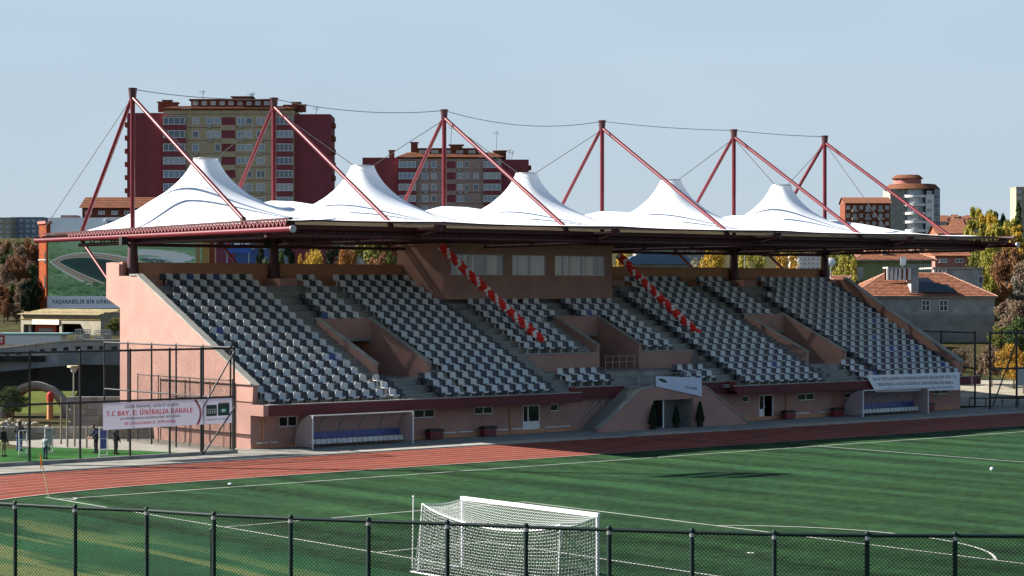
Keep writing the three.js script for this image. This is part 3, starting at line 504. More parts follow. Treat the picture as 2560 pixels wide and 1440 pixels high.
{ // corner flag
  const f = thing('corner_flag', 'leaning corner pole with orange tip and cloth at the pitch corner', 'flag', [-23.3, 0, 18.9]);
  obj('pole', [bar(V(0, 0, 0), V(-.2, 1.3, -.16), .02, 6)], mat([.62, .55, .30], .6), f); obj('tip', [bar(V(-.2, 1.3, -.16), V(-.33, 2.1, -.26), .022, 6)], mat([.75, .22, .02], .6), f);
  const s = new THREE.Shape(); s.moveTo(0, 0); s.quadraticCurveTo(.16, -.1, .12, -.32); s.quadraticCurveTo(.14, -.5, .02, -.75); s.lineTo(0, 0);
  const c = new THREE.ExtrudeGeometry(s, { depth: .012, bevelEnabled: false }).rotateY(.5).translate(-.33, 2.05, -.26); obj('cloth', [c], mat([.80, .26, .03], .7, { side: THREE.DoubleSide }), f);
}
{ const b = obj('football', [new THREE.IcosahedronGeometry(.11, 3)], M.white, null, [23.67, .11, 38.63]); tag(b, 'small white ball lying on the turf near the halfway line', 'ball');
  const c = obj('marker_disc', [new THREE.CylinderGeometry(.05, .13, .06, 14)], M.white, null, [-13.0, .045, 18.7]); tag(c, 'small white marker disc lying on the turf by the touchline', 'marker'); }
// dugouts
const shell = new THREE.MeshPhysicalMaterial({ color: rgb(.62, .52, .52), roughness: .25, transmission: .55, thickness: 0, side: THREE.DoubleSide });
function dugout(x0, x1, label, nSeat, nRib) {
  const t = thing('team_dugout', label, 'dugout', [x0, .07, 0], 0, 'team dugouts by the track'), L = x1 - x0, zf = 2.55, yt = 2.08;
  const curve = a => [zf - .1 - 1.75 * Math.sin(a), yt - 1.75 * (1 - Math.cos(a)) * .98];   // a 0..pi/2
  obj('front_frame', [bx(L, .07, .07, L / 2, yt, zf), bx(.07, yt, .07, .035, yt / 2, zf), bx(.07, yt, .07, L - .035, yt / 2, zf)], M.white, t);
  for (let i = 0; i < nRib - 1; i++) { const a = L * i / (nRib - 1), b = L * (i + 1) / (nRib - 1), P = [], ix = []; for (let j = 0; j <= 10; j++) { const [z, y] = curve(j / 10 * Math.PI / 2); P.push(a + .02, y, z, b - .02, y, z); if (j) { const o = (j - 1) * 2; ix.push(o, o + 1, o + 2, o + 1, o + 3, o + 2); } } const g = new THREE.BufferGeometry(); g.setAttribute('position', new THREE.Float32BufferAttribute(P, 3)); g.setIndex(ix); g.computeVertexNormals(); obj('shell_panel', [g], shell, t); }
  for (let i = 0; i < nRib; i++) { const x = L * i / (nRib - 1), p = []; for (let j = 0; j <= 10; j++) { const [z, y] = curve(j / 10 * Math.PI / 2); p.push(V(x, y, z)); } obj('rib', [tube(p, .035, 16, 6), bar(p[10], V(x, 0, p[10].z), .03, 6)], M.steel, t); }
  for (const x of [0, L]) { const s = new THREE.Shape(); s.moveTo(zf - .05, .1); for (let j = 0; j <= 10; j++) { const [z, y] = curve(j / 10 * Math.PI / 2); s.lineTo(z, y); } s.lineTo(.72, .1); obj('side_panel', [new THREE.ExtrudeGeometry(s, { depth: .01, bevelEnabled: false }).rotateY(-Math.PI / 2).translate(x, 0, 0)], shell, t); }
  obj('bench_frame', [bx(L - .2, .06, .4, L / 2, .2, 1.35)], M.black, t);
  for (let i = 0; i < nSeat; i++) { const x = .3 + (L - .6) * i / (nSeat - 1); const s = obj('seat', [extr([[0, 0], [.40, 0], [.42, .32], [.36, .42], [.06, .42], [0, .32]], .05).rotateX(-.12).translate(x - .2, .52, 1.1)], M.blueSeat, t); obj('seat_pan', [extr([[.02, .02], [.36, 0], [.38, .26], [.33, .32], [.05, .32], [0, .27]], .06).rotateX(-.18).translate(x - .19, .2, 1.56)], M.whiteSeat, s); }
}
dugout(2.9, 10.75, 'curved team dugout with blue seats and white front frame, close to the pink end wall', 19, 6);
dugout(54.3, 62.2, 'curved team dugout with blue seats standing under the printed text banner', 18, 9);
// red boxes along the wall
function redBox() {
  const t = thing('kit_box', 'dark red box with black lid standing against the front wall', 'box', [0, .07, 0], 0, 'red boxes along the front wall');
  obj('body', [extr([[-.5, 0], [.5, 0], [.56, .5], [-.56, .5]], .5).translate(0, .04, -.25)], M.redplastic, t); obj('lid', [bx(1.18, .12, .58, 0, .6, 0), bx(1.0, .05, .46, 0, .68, 0)], M.black, t);
  for (const x of [-.3, 0, .3]) obj('panel_rib', [bx(.04, .38, .02, x, .28, .26)], M.darkmaroon, t); return t;
}
{ const b = redBox(); b.position.set(14.0, .07, .55); b.userData.label = 'dark red box with black lid under the second window of the front wall'; for (const [x, z, l] of [[18.5, .6, 'under the third window of the front wall'], [47.9, .7, 'beside the open dark doorway'], [53.3, .8, 'just left of the far dugout'], [64.3, .8, 'just right of the far dugout']]) dup(b, 'dark red box with black lid ' + l, [x, .07, z], .05); }
// clipped cypresses at the portal
function leafCloud(n, fn, size, out) { // small leaf faces: fn() -> centre; returns geometry
  const P = [], a = V(), b = V(), c = V(); for (let i = 0; i < n; i++) { const p = fn(i); if (!p) continue; const s = size * rr(.7, 1.4); a.set(rr(-1, 1), rr(-1, 1), rr(-1, 1)).normalize(); b.set(rr(-1, 1), rr(-1, 1), rr(-1, 1)).cross(a).normalize(); c.crossVectors(a, b); const w = s * .55; P.push(p.x - a.x * s, p.y - a.y * s, p.z - a.z * s, p.x + b.x * w, p.y + b.y * w, p.z + b.z * w, p.x + a.x * s, p.y + a.y * s, p.z + a.z * s, p.x - a.x * s, p.y - a.y * s, p.z - a.z * s, p.x + a.x * s, p.y + a.y * s, p.z + a.z * s, p.x - b.x * w, p.y - b.y * w, p.z - b.z * w); }
  const g = new THREE.BufferGeometry(); g.setAttribute('position', new THREE.Float32BufferAttribute(P, 3)); g.computeVertexNormals(); g.setAttribute('uv', new THREE.BufferAttribute(new Float32Array(P.length / 3 * 2), 2)); return g;
}
const leafMat = (c, o = {}) => new THREE.MeshPhysicalMaterial({ color: rgb(...c), roughness: .9, specularIntensity: .25, side: THREE.DoubleSide, transmission: .22, thickness: 0, ...o });
{
  const t = thing('cypress', 'small dark clipped cypress standing beside the portal doorway', 'tree', [0, .07, 0], 0, 'cypresses at the portal');
  obj('trunk', [bar(V(0, 0, 0), V(0, .5, 0), .05, 6)], M.wood, t); obj('pot', [new THREE.CylinderGeometry(.26, .2, .26, 12).translate(0, .13, 0)], M.dark, t);
  obj('crown', leafCloud(2600, () => { const v = Math.pow(rnd(), .8), a = rnd() * 6.283, r = .36 * Math.pow(1 - v, .65) * sm(-.1, .18, v) * Math.sqrt(rr(.35, 1.1)); return V(r * Math.cos(a), .25 + v * 1.55, r * Math.sin(a)); }, .05), leafMat([.025, .05, .022]), t);
  t.position.set(31.75, .07, 2.75); t.userData.label = 'small dark potted cypress against the stair side of the portal doorway'; dup(t, 'small dark potted cypress standing in front of the portal glass door', [34.55, .07, 2.2], 1, .92); dup(t, 'small dark potted cypress beyond the doorway under the draped banner', [36.3, .07, 2.85], 2.2, 1.03);
}
// banners
function canvasTex(w, h, draw) { const c = document.createElement('canvas'); c.width = w; c.height = h; const g = c.getContext('2d'); draw(g, w, h); const t = new THREE.CanvasTexture(c); t.colorSpace = THREE.SRGBColorSpace; t.magFilter = THREE.LinearFilter; return t; }
function cloth(A, B, Cc, Dd, wave, nx = 40, ny = 8) { // corners top-left, top-right, bottom-right, bottom-left
  const P = [], U = [], ix = [], n = V().crossVectors(B.clone().sub(A), A.clone().sub(Dd)).normalize(); for (let j = 0; j <= ny; j++) for (let i = 0; i <= nx; i++) { const u = i / nx, v = j / ny, p = A.clone().lerp(B, u).lerp(Dd.clone().lerp(Cc, u), v); p.addScaledVector(n, wave * (Math.sin(u * 21 + v * 3) * .6 + Math.sin(u * 47 - v * 4) * .4) * (.25 + v)); P.push(p.x, p.y, p.z); U.push(u, 1 - v); if (i && j) { const o = (j - 1) * (nx + 1) + i - 1; ix.push(o, o + nx + 1, o + 1, o + 1, o + nx + 1, o + nx + 2); } }
  const g = new THREE.BufferGeometry(); g.setAttribute('position', new THREE.Float32BufferAttribute(P, 3)); g.setAttribute('uv', new THREE.Float32BufferAttribute(U, 2)); g.setIndex(ix); g.computeVertexNormals(); return g;
}
const fit = (g, s, x, y, w, h, col, font = 'sans-serif') => { g.save(); g.fillStyle = col; g.font = 'bold ' + h + 'px ' + font; const m = g.measureText(s).width; g.translate(x, y); g.scale(w / m, 1); g.fillText(s, 0, 0); g.restore(); };
function banner(name, label, geo, tx) { const m = new THREE.Mesh(geo, new THREE.MeshPhysicalMaterial({ map: tx, roughness: .7, side: THREE.DoubleSide, transmission: .12, thickness: 0 })); m.name = numbered(name); m.castShadow = m.receiveShadow = true; scene.add(m); return tag(m, label, 'banner'); }
banner('fence_banner', 'white banner with red and dark lettering tied to the tall fence', cloth(V(-11.45, 3.42, 2.24), V(-2.72, 3.44, 2.24), V(-2.72, 1.94, 2.24), V(-11.45, 1.86, 2.24), .02), canvasTex(2048, 370, (g, w, h) => {
  g.fillStyle = '#e6e2ee'; g.fillRect(0, 0, w, h); fit(g, 'SIZIN İMKANI. GÜN\'Ü ULUSA', 330, 82, 850, 56, '#4a4a52'); fit(g, 'T.C BAY. E: ÜNİRALIA DAKALE', 50, 186, 1360, 96, '#c42a3c'); fit(g, 'GAYRİMENKULDEĞERLEME BÖLÜMÜ', 260, 244, 950, 44, '#4b3a46'); fit(g, 'M UYGULAMA D. DİPLOMA', 330, 318, 800, 56, '#bb3446');
  g.strokeStyle = '#7c2436'; g.lineWidth = 34; g.beginPath(); g.moveTo(1440, 0); g.quadraticCurveTo(1600, 185, 1480, 370); g.stroke(); g.fillStyle = '#d9c3cc'; for (let i = 0; i < 9; i++) { g.beginPath(); g.arc(1478 + 46 * Math.sin(i / 8 * Math.PI), 20 + i * 41, 9, 0, 7); g.fill(); }
  g.fillStyle = '#16302e'; g.fillRect(1625, 90, 170, 165); g.fillRect(1815, 75, 190, 180); g.fillStyle = '#b9c4c2'; for (let i = 0; i < 4; i++) for (let j = 0; j < 3; j++) g.fillRect(1645 + i * 36, 150 + j * 26, 22, 14); g.fillStyle = '#2f6f5c'; g.beginPath(); g.ellipse(1905, 180, 66, 38, 0, 0, 7); g.fill(); g.fillStyle = '#c8d4d0'; g.beginPath(); g.ellipse(1905, 180, 28, 18, 0, 0, 7); g.fill(); g.fillStyle = '#8d4552'; g.fillRect(1825, 60, 170, 12); fit(g, 'ARŞİTEK VE İMAR.', 1620, 318, 380, 34, '#6a6a78');
}));
banner('text_banner', 'long white banner with three lines of black lettering hung over the fascia', cloth(V(55.6, 3.28, 1.75), V(67.1, 3.24, 1.75), V(67.15, 1.78, 1.78), V(56.7, 1.92, 1.78), .02), canvasTex(2048, 280, (g, w, h) => {
  g.fillStyle = '#e8e9ec'; g.fillRect(0, 0, w, h); fit(g, 'SPOR TESİSLERİNİN YAPIMINDA EMEĞİ GEÇENLERE RÖV. I A', 90, 92, 1880, 66, '#34343a'); fit(g, 'TEŞEKKÜRLER, GENÇLİK EĞİTİM VE SPOR MÜDÜRLÜĞÜ OKULU', 130, 180, 1760, 62, '#2b2b31'); fit(g, 'AMATÖR SPORCULARIMIZA BAŞARILAR DİLERİZ BELEDİYE', 190, 250, 1700, 42, '#50505a');
}));
{ const sh = cloth(V(32.3, 3.85, 2.48), V(36.8, 3.62, 2.5), V(36.85, 2.25, 2.52), V(32.3, 3.12, 2.48), .03, 24, 8); banner('draped_banner', 'crumpled pale blue banner draped over the portal arch', sh, canvasTex(1024, 300, (g, w, h) => { g.fillStyle = '#cfd8ea'; g.fillRect(0, 0, w, h); g.strokeStyle = '#b3c1dc'; g.lineWidth = 3; for (let i = 0; i < 26; i++) { g.beginPath(); g.moveTo(i * 42, 0); g.lineTo(i * 42 + 30, h); g.stroke(); } g.fillStyle = '#3c3a40'; g.beginPath(); g.ellipse(150, 110, 100, 40, .3, 0, 7); g.fill(); fit(g, 'YÖ BAŞARI', 640, 210, 280, 62, '#3a3d4a'); })); }
// balloon garlands
function garland(A, B, sag, n, label, redder) {
  const t = thing('balloon_garland', label, 'garland', [0, 0, 0], 0, 'balloon garlands over the seats'), red = mat([.86, .025, .018], .35), wht = mat([.92, .86, .84], .35), sg = new THREE.IcosahedronGeometry(.165, 2).scale(1, 1, 1.15);
  const P = u => { const p = A.clone().lerp(B, u); p.y -= sag * 4 * u * (1 - u); return p; };
  for (let i = 0; i < n; i++) { const c = P(i / (n - 1)), d = P(Math.min(1, i / (n - 1) + .01)).sub(P(Math.max(0, i / (n - 1) - .01))).normalize(), u = V().crossVectors(d, UP).normalize(), w = V().crossVectors(u, d); for (let k = 0; k < 4; k++) { const a = k * Math.PI / 2 + i * .62, isR = redder ? ((k + i) % 3 > 0 || rnd() < .25) : (i + k * .75) % 3 < 1.85; const m = obj(isR ? 'red_balloon' : 'white_balloon', sg, isR ? red : wht, t); m.position.copy(c).addScaledVector(u, .17 * Math.cos(a)).addScaledVector(w, .17 * Math.sin(a)); m.rotation.set(rnd() * 3, rnd() * 3, 0); m.scale.setScalar(rr(.85, 1.12)); } }
  obj('garland_cord', [tube([0, .25, .5, .75, 1].map(P), .02, 12, 5)], M.dark, t);
}
garland(V(23.7, 13.15, -11.35), V(28.5, 6.25, -5.4), .15, 46, 'red and white balloon garland hanging from the commentary box window to the seats');
garland(V(41.4, 12.7, -11.4), V(45.0, 6.6, -6.2), .2, 44, 'red and white balloon garland hanging beside the commentary box, redder of the two', true);

{ // floodlight mast left of the view; its shadow lies across the pitch
  const t = thing('floodlight_mast', 'tall steel floodlight mast standing outside the fence corner', 'floodlight', [-20.6, 0, -3.2]);
  obj('pole', [bar(V(0, 0, 0), V(0, 29, 0), .32, 12, .16)], M.steel, t); obj('base', [new THREE.CylinderGeometry(.6, .7, .4, 12).translate(0, .2, 0)], M.concrete, t); obj('head_frame', [bx(4.2, .15, .15, 0, 28.2, .2), bx(4.2, .15, .15, 0, 29.4, .2), bx(4.2, .15, .15, 0, 30.6, .2), bx(.15, 2.6, .15, -2, 29.4, .2), bx(.15, 2.6, .15, 2, 29.4, .2)], M.steel, t);
  for (let j = 0; j < 3; j++) for (let i = 0; i < 5; i++) obj('lamp', [bx(.62, .62, .35, -1.7 + i * .85, 28.2 + j * 1.2, .45)], M.dark, t);
}

// ---------------------------------------------------------------- buildings around the ground
const tBrick = tex(512, 2.4, (u, v) => { const row = Math.floor(v * 32), c = u * 10 + (row % 2) * .5, e = Math.min(c % 1, 1 - c % 1) < .05 || (v * 32) % 1 < .12; const t = h2(Math.floor(c) % 10, row, 4); const k = e ? .95 : lerp(.62, .95, t); return e ? [.85, .8, .75] : [k, k * lerp(.85, 1, t), k * .9]; });
const tTile = tex(256, 3, (u, v) => { const k = .82 + .3 * (fbm(u * 8, v * 8, 8, 7, 5) - .5) + .2 * (h2(u * 14 | 0, v * 9 | 0, 4) - .5); return [k, k * .95, k * .9]; });
Object.assign(M, {
  towerRed: mat([.34, .085, .105], .8, { map: tPlaster }), mustard: mat([.66, .53, .35], .85, { map: tPlaster }), mauve: mat([.56, .40, .36], .85, { map: tPlaster }),
  tile: mat([.40, .19, .13], .85, { map: tTile }), tileBrown: mat([.27, .125, .08], .85, { map: tTile }), brick: mat([.46, .12, .05], .85, { map: tBrick }), brickDark: mat([.33, .13, .09], .85, { map: tBrick }),
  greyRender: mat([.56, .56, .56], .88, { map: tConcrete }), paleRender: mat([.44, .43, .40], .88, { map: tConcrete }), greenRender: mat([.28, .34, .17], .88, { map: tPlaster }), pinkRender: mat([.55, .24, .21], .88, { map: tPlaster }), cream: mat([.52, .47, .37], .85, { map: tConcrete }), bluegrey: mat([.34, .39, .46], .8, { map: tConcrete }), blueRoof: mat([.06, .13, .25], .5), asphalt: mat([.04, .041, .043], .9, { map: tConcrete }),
});
const boxCache = {}, ubox = (w, h, d) => boxCache[[w.toFixed(2), h.toFixed(2), d.toFixed(2)]] ??= metre(bx(w, h, d));
const winCache = {};
function windowPart(par, x, y, z, w, h, n = 1, pane = M.paneLight, frame = M.white) { // x,y = centre, on a wall plane at z
  const key = [w.toFixed(2), h.toFixed(2), n].join(); const t = Math.min(.14, w * .09);
  const g = winCache[key] ??= join([bx(w, t, .12, 0, h / 2 - t / 2, 0), bx(w, t, .2, 0, -h / 2 + t / 2, .03), bx(t, h - 2 * t, .12, -w / 2 + t / 2, 0, 0), bx(t, h - 2 * t, .12, w / 2 - t / 2, 0, 0), ...Array.from({ length: n - 1 }, (_, i) => bx(t * .8, h - 2 * t, .1, -w / 2 + w * (i + 1) / n, 0, 0))]);
  const f = obj('window', g, frame, par, [x, y, z + .06]); const p = obj('pane', ubox(w - t, h - t, .04), pane, f, [0, 0, -.02]); return f;
}
const paneMats = [M.paneLight, mat([.42, .44, .46], .25), mat([.12, .15, .19], .08), mat([.24, .31, .40], .1)];
const rp = () => paneMats[rnd() * 4 | 0];
function site(name, label, cat, u, D, turn = 0, group) { // thing standing on the slope at depth D, local x right, z toward the viewer
  const b = T(D) - .3, p = at(u, 0, D); const t = thing(name, label, cat, [p.x, b, p.z], FACE + turn, group); t.k = px(D); t.X = uu => (uu - u) * t.k; t.Y = v => CAM.y - (v - 723.4) * t.k - b; return t;
}
const clean = t => { delete t.k; delete t.X; delete t.Y; };
function courses(A, B, Cq, Dq, n, th = .07) { // tiled slope from eave A-B up to ridge D-C, stepped course by course
  const out = [], nrm = V().crossVectors(B.clone().sub(A), Dq.clone().sub(A)).normalize(); if (nrm.y < 0) nrm.negate();
  for (let i = 0; i < n; i++) { const t0 = i / n, t1 = Math.min(1, (i + 1.25) / n), l = t => A.clone().lerp(Dq, t), r = t => B.clone().lerp(Cq, t); const a = l(t0).addScaledVector(nrm, th), b = r(t0).addScaledVector(nrm, th), c = r(t1).addScaledVector(nrm, .005), d = l(t1).addScaledVector(nrm, .005), a0 = l(t0), b0 = r(t0); const P = [a, b, c, a, c, d, a0, b0, b, a0, b, a].flatMap(v => [v.x, v.y, v.z]); const g = new THREE.BufferGeometry(); g.setAttribute('position', new THREE.Float32BufferAttribute(P, 3)); g.computeVertexNormals(); out.push(g); }
  return out;
}
function hipRoof(par, x0, x1, z0, z1, ye, yr, m, n = 12, rx0, rx1) { // z1 is the front eave
  const d = (z1 - z0) / 2, zc = (z0 + z1) / 2; rx0 ??= x0 + d; rx1 ??= x1 - d; const E = [V(x0, ye, z1), V(x1, ye, z1), V(x1, ye, z0), V(x0, ye, z0)], R0 = V(rx0, yr, zc), R1 = V(rx1, yr, zc);
  const r = obj('roof', [...courses(E[0], E[1], R1, R0, n), ...courses(E[2], E[3], R0, R1, n), ...courses(E[3], E[0], R0, R0.clone(), n), ...courses(E[1], E[2], R1, R1.clone(), n)], m, par);
  obj('ridge', [bar(R0, R1, .1, 6), bar(E[0], R0, .09, 6), bar(E[1], R1, .09, 6), bar(E[2], R1, .09, 6), bar(E[3], R0, .09, 6)], mat([.55, .32, .24], .8), r); obj('eave', [bb(x0, x1, ye - .14, ye - .02, z0, z1)], M.paleRender, r); return r;
}
function flatTower(spec) {
  const t = site('apartment_tower', spec.label, 'building', spec.u, spec.D), { X, Y, k } = t, dp = 13;
  obj('wing_wall', [bb(X(spec.wl[0]), X(spec.wl[1]), 0, Y(spec.wl[2]), -dp, -1.2)], M.towerRed, t); obj('wing_wall', [bb(X(spec.wr[0]), X(spec.wr[1]), 0, Y(spec.wr[2]), -dp, -1.2)], M.towerRed, t);
  obj('facade', [bb(X(spec.f[0]), X(spec.f[1]), 0, Y(spec.f[2]), -dp + .01, 0)], spec.wall, t);
  for (let i = 0; i < 8; i++) { const y = Y(spec.row0 + spec.pitch * i + spec.pitch * .3); if (y < 4) break; for (const [a, b] of [spec.wl, spec.wr]) obj('side_balcony', [bb(a < spec.u ? X(a) - .9 : X(b), a < spec.u ? X(a) : X(b) + .7, y - 1.1, y, -8, -3)], M.brickDark, t); }
  for (let i = 0; i < spec.rows; i++) {
    const v0 = spec.row0 + spec.pitch * i, yc = Y(v0 + spec.wh / 2), h = spec.wh * k; if (Y(v0 + spec.wh) < 1) break;
    for (const [a, b] of spec.bays) { // projecting glazed balcony with coloured apron
      obj('bay_apron', [bb(X(a), X(b), Y(v0 + spec.pitch - .8), Y(v0 + spec.wh + 1), -.2, .9)], M.towerRed, t); windowPart(t, X((a + b) / 2), yc, .78, (b - a) * k, h, 4, rp()); obj('bay_soffit', [bb(X(a), X(b), Y(v0 - .5), Y(v0 - 1.5), 0, .9)], M.towerRed, t);
      obj('bay_side', [bb(X(a), X(a) + .12, yc - h / 2, yc + h / 2, 0, .74), bb(X(b) - .12, X(b), yc - h / 2, yc + h / 2, 0, .74)], M.paneLight, t);
    }
    for (const [a, b, n] of spec.wins) { if (rnd() < .06) continue; windowPart(t, X((a + b) / 2), yc, 0, (b - a) * k, h * rr(.86, 1), n, rp()); }
    for (const [a, b] of spec.recess) { obj('loggia', [bb(X(a), X(b), Y(v0 + spec.wh), Y(v0), 0, .06)], M.towerRed, t); obj('loggia_rail', [bb(X(a) - .1, X(b) + .1, Y(v0 + spec.pitch), Y(v0 + spec.wh + 1), 0, .35)], spec.wall, t); }
    for (const [a, b] of spec.wins) if (rnd() < .22) obj('air_conditioner', ubox(.9, .6, .45), M.offwhite, t, [X((a + b) / 2) + rr(-.4, .4), yc - h / 2 - .55, .24]);
    obj('floor_band', [bb(X(spec.f[0]), X(spec.f[1]), Y(v0 - spec.pitch * .22), Y(v0 - spec.pitch * .22) + .1, 0, .05)], M.brickDark, t);
  }
  const [a, b, vt] = spec.f, ye = Y(vt), yr = Y(vt - spec.roof); // mansard
  obj('roof', [...courses(V(X(a) - .6, ye, .6), V(X(b) + .6, ye, .6), V(X(b) - 2.5, yr, -3), V(X(a) + 2.5, yr, -3), 5, .1), ...courses(V(X(a) - .6, ye, -dp), V(X(a) - .6, ye, .6), V(X(a) + 2.5, yr, -3), V(X(a) + 2.5, yr, -dp + 3), 5, .1), ...courses(V(X(b) + .6, ye, .6), V(X(b) + .6, ye, -dp), V(X(b) - 2.5, yr, -dp + 3), V(X(b) - 2.5, yr, -3), 5, .1), bb(X(a), X(b), ye - .3, ye, -dp, .3)], M.tileBrown, t);
  const ph = obj('penthouse', [bb(X(spec.ph[0]), X(spec.ph[1]), ye, Y(spec.ph[2]), -10, -2.4), bb(X(spec.ph[0]) - .4, X(spec.ph[1]) + .4, Y(spec.ph[2]), Y(spec.ph[2]) + .35, -10.4, -2)], M.brickDark, t);
  const n = spec.phw; for (let i = 0; i < n; i++) { const x = lerp(X(spec.ph[0]), X(spec.ph[1]), (i + .5) / n); windowPart(ph, x, (ye + Y(spec.ph[2])) / 2 + .45, -2.4, (X(spec.ph[1]) - X(spec.ph[0])) / n * .55, .9, 1 + i % 2, paneMats[1]); }
  for (const [u, v0, v1, w] of spec.stacks) obj('chimney', [bb(X(u) - w, X(u) + w, Y(v1), Y(v0), -5, -5 + 2 * w), bb(X(u) - w * 1.3, X(u) + w * 1.3, Y(v0), Y(v0) + .25, -5 - .1, -5 + 2 * w + .1)], M.brickDark, t);
  for (const [u, v0, v1] of spec.masts) obj('aerial', [bar(V(X(u), Y(v1), -6), V(X(u) + .4, Y(v0), -6), .06, 5), bar(V(X(u) - .7, Y(v0 + 5), -6), V(X(u) + .9, Y(v0 + 4), -6), .04, 5), bar(V(X(u) - .4, Y(v0 + 9), -6), V(X(u) + .6, Y(v0 + 8), -6), .04, 5)], M.dark, t);
  clean(t);
}
flatTower({ label: 'tall maroon and mustard apartment tower with tiled mansard roof', u: 572, D: 480, wl: [315, 409, 281], wr: [734, 825, 284], f: [408.5, 734.5, 272], wall: M.mustard, row0: 293, pitch: 33.2, wh: 19, rows: 10, bays: [[409, 464], [690, 732]], wins: [[481, 497, 1], [516, 535, 2], [537, 552, 1], [592, 612, 2], [614, 631, 1], [641, 663, 2]], recess: [[554, 588]], roof: 10, ph: [473, 675, 249], phw: 9, stacks: [[397, 253, 276, .8], [411, 249, 275, .9], [425, 255, 270, 1.1], [724, 262, 274, 1.4], [736, 254, 275, .9], [751, 260, 276, .8], [603, 242, 250, 2]], masts: [[495, 218, 262], [616, 226, 262], [621, 224, 262], [783, 260, 284]] });
flatTower({ label: 'lower maroon and mauve apartment block behind the third mast', u: 1112, D: 560, wl: [905, 997, 393], wr: [1254, 1322, 398], f: [996.5, 1254.5, 393], wall: M.mauve, row0: 403, pitch: 28.3, wh: 17, rows: 7, bays: [[997, 1040], [1209, 1251]], wins: [[1055, 1070, 1], [1078, 1092, 1], [1143, 1158, 2], [1162, 1172, 1], [1184, 1197, 1]], recess: [[1117, 1139]], roof: 14, ph: [1040, 1195, 372], phw: 5, stacks: [[1034, 355, 385, .9], [977, 375, 392, .7], [1247, 377, 395, 1.3], [1257, 376, 396, .9], [1140, 362, 374, 1.6]], masts: [[1124, 308, 372], [1239, 322, 392], [1271, 368, 396], [1279, 372, 396]] });
{ // round corner tower
  const t = site('round_tower', 'pale round-fronted apartment tower with two-tier tiled roof', 'building', 2288, 800), { X, Y, k } = t; const yb = Y(472);
  obj('side_wall', [bb(X(2226), X(2264), 0, yb, -16, 0)], M.paleRender, t); obj('back_wall', [bb(X(2264), X(2350), 0, yb, -17, -4)], M.bluegrey, t);
  obj('white_pier', [bb(X(2314), X(2334), 0, Y(486), -4, 1.2)], M.white, t); obj('side_wall', [bb(X(2336), X(2351), 0, yb, -12, -.4)], M.bluegrey, t);
  const R = (X(2316) - X(2262)) * .62, cx = X(2288); obj('drum', [new THREE.CylinderGeometry(R - 1.4, R - 1.4, yb, 24).translate(cx, yb / 2, -2.5)], M.bluegrey, t);
  for (let i = 0; i < 9; i++) { const y = Y(490 + i * 21.5); if (y < 1) break; obj('balcony', [new THREE.CylinderGeometry(R, R, 1.0, 28, 1, false, -1.2, 2.4).translate(cx, y - .1, -2.5)], M.white, t); for (let j = -2; j <= 2; j++) { const a = j * .38, w = windowPart(t, cx + (R - 1.38) * Math.sin(a), y + 1.55, -2.5 + (R - 1.38) * Math.cos(a), 1.5, 1.7, 2, rp()); w.rotation.y = a; } windowPart(t, X(2322), y + 1.2, 1.2, 1.9, 1.5, 2, rp()); windowPart(t, X(2343), y + 1.2, -.4, 1.4, 1.7, 2, paneMats[2]); }
  obj('roof', [new THREE.CylinderGeometry(9.2, 11.2, 2.0, 10).scale(.98, 1, .9).translate(X(2289), yb + 1, -7)], M.tileBrown, t); const r2 = obj('upper_drum', [new THREE.CylinderGeometry(5.4, 5.4, 2.4, 10).translate(X(2277), yb + 3, -7)], M.pinkRender, t); obj('upper_roof', [new THREE.CylinderGeometry(4.6, 6.3, 1.4, 10).translate(X(2277), yb + 4.9, -7)], M.tileBrown, r2); clean(t);
}
function slab(name, label, u0, u1, vt, D, wall, { rows = 4, cols = 6, roof, turn = 0, pitch = 16, vb, group, cat = 'building', depth = 11, balc } = {}) {
  const t = site(name, label, cat, (u0 + u1) / 2, D, turn, group), { X, Y, k } = t; const x0 = X(u0), x1 = X(u1), yt = Y(vt);
  obj('wall', [bb(x0, x1, 0, yt, -depth, 0)], wall, t); if (roof) obj('roof', [...courses(V(x0 - .5, yt, .5), V(x1 + .5, yt, .5), V(x1 + .5, yt + 2.2, -depth / 2), V(x0 - .5, yt + 2.2, -depth / 2), 6), ...courses(V(x1 + .5, yt, -depth - .5), V(x0 - .5, yt, -depth - .5), V(x0 - .5, yt + 2.2, -depth / 2), V(x1 + .5, yt + 2.2, -depth / 2), 6), extr([[-depth - .4, 0], [.4, 0], [-depth / 2, 2.1]], .2).rotateY(-Math.PI / 2).translate(x0 + .2, yt, 0), extr([[-depth - .4, 0], [.4, 0], [-depth / 2, 2.1]], .2).rotateY(-Math.PI / 2).translate(x1, yt, 0)], roof, t); else obj('parapet', [bb(x0 - .15, x1 + .15, yt, yt + .5, -.3, .12), bb(x0 - .15, x0 + .1, yt, yt + .5, -depth, -.3), bb(x1 - .1, x1 + .15, yt, yt + .5, -depth, -.3)], wall, t);
  for (let i = 0; i < rows; i++) for (let j = 0; j < cols; j++) { const w = (x1 - x0) / cols, y = Y(vt + pitch * .55 + i * pitch); if (y < .8) continue; windowPart(t, x0 + w * (j + .5), y, 0, w * .5, pitch * k * .45, 2, rp()); if (balc && j % 2 === balc % 2) obj('balcony', [bb(x0 + w * j + .1, x0 + w * (j + 1) - .1, y - pitch * k * .55, y - pitch * k * .25, 0, 1)], M.offwhite, t); }
  clean(t); return t;
}
slab('brick_apartment', 'red brick apartment block with balconies beside the round tower', 2113, 2226, 508, 700, M.brickDark, { rows: 4, cols: 7, pitch: 20, roof: M.tile, balc: 1 });
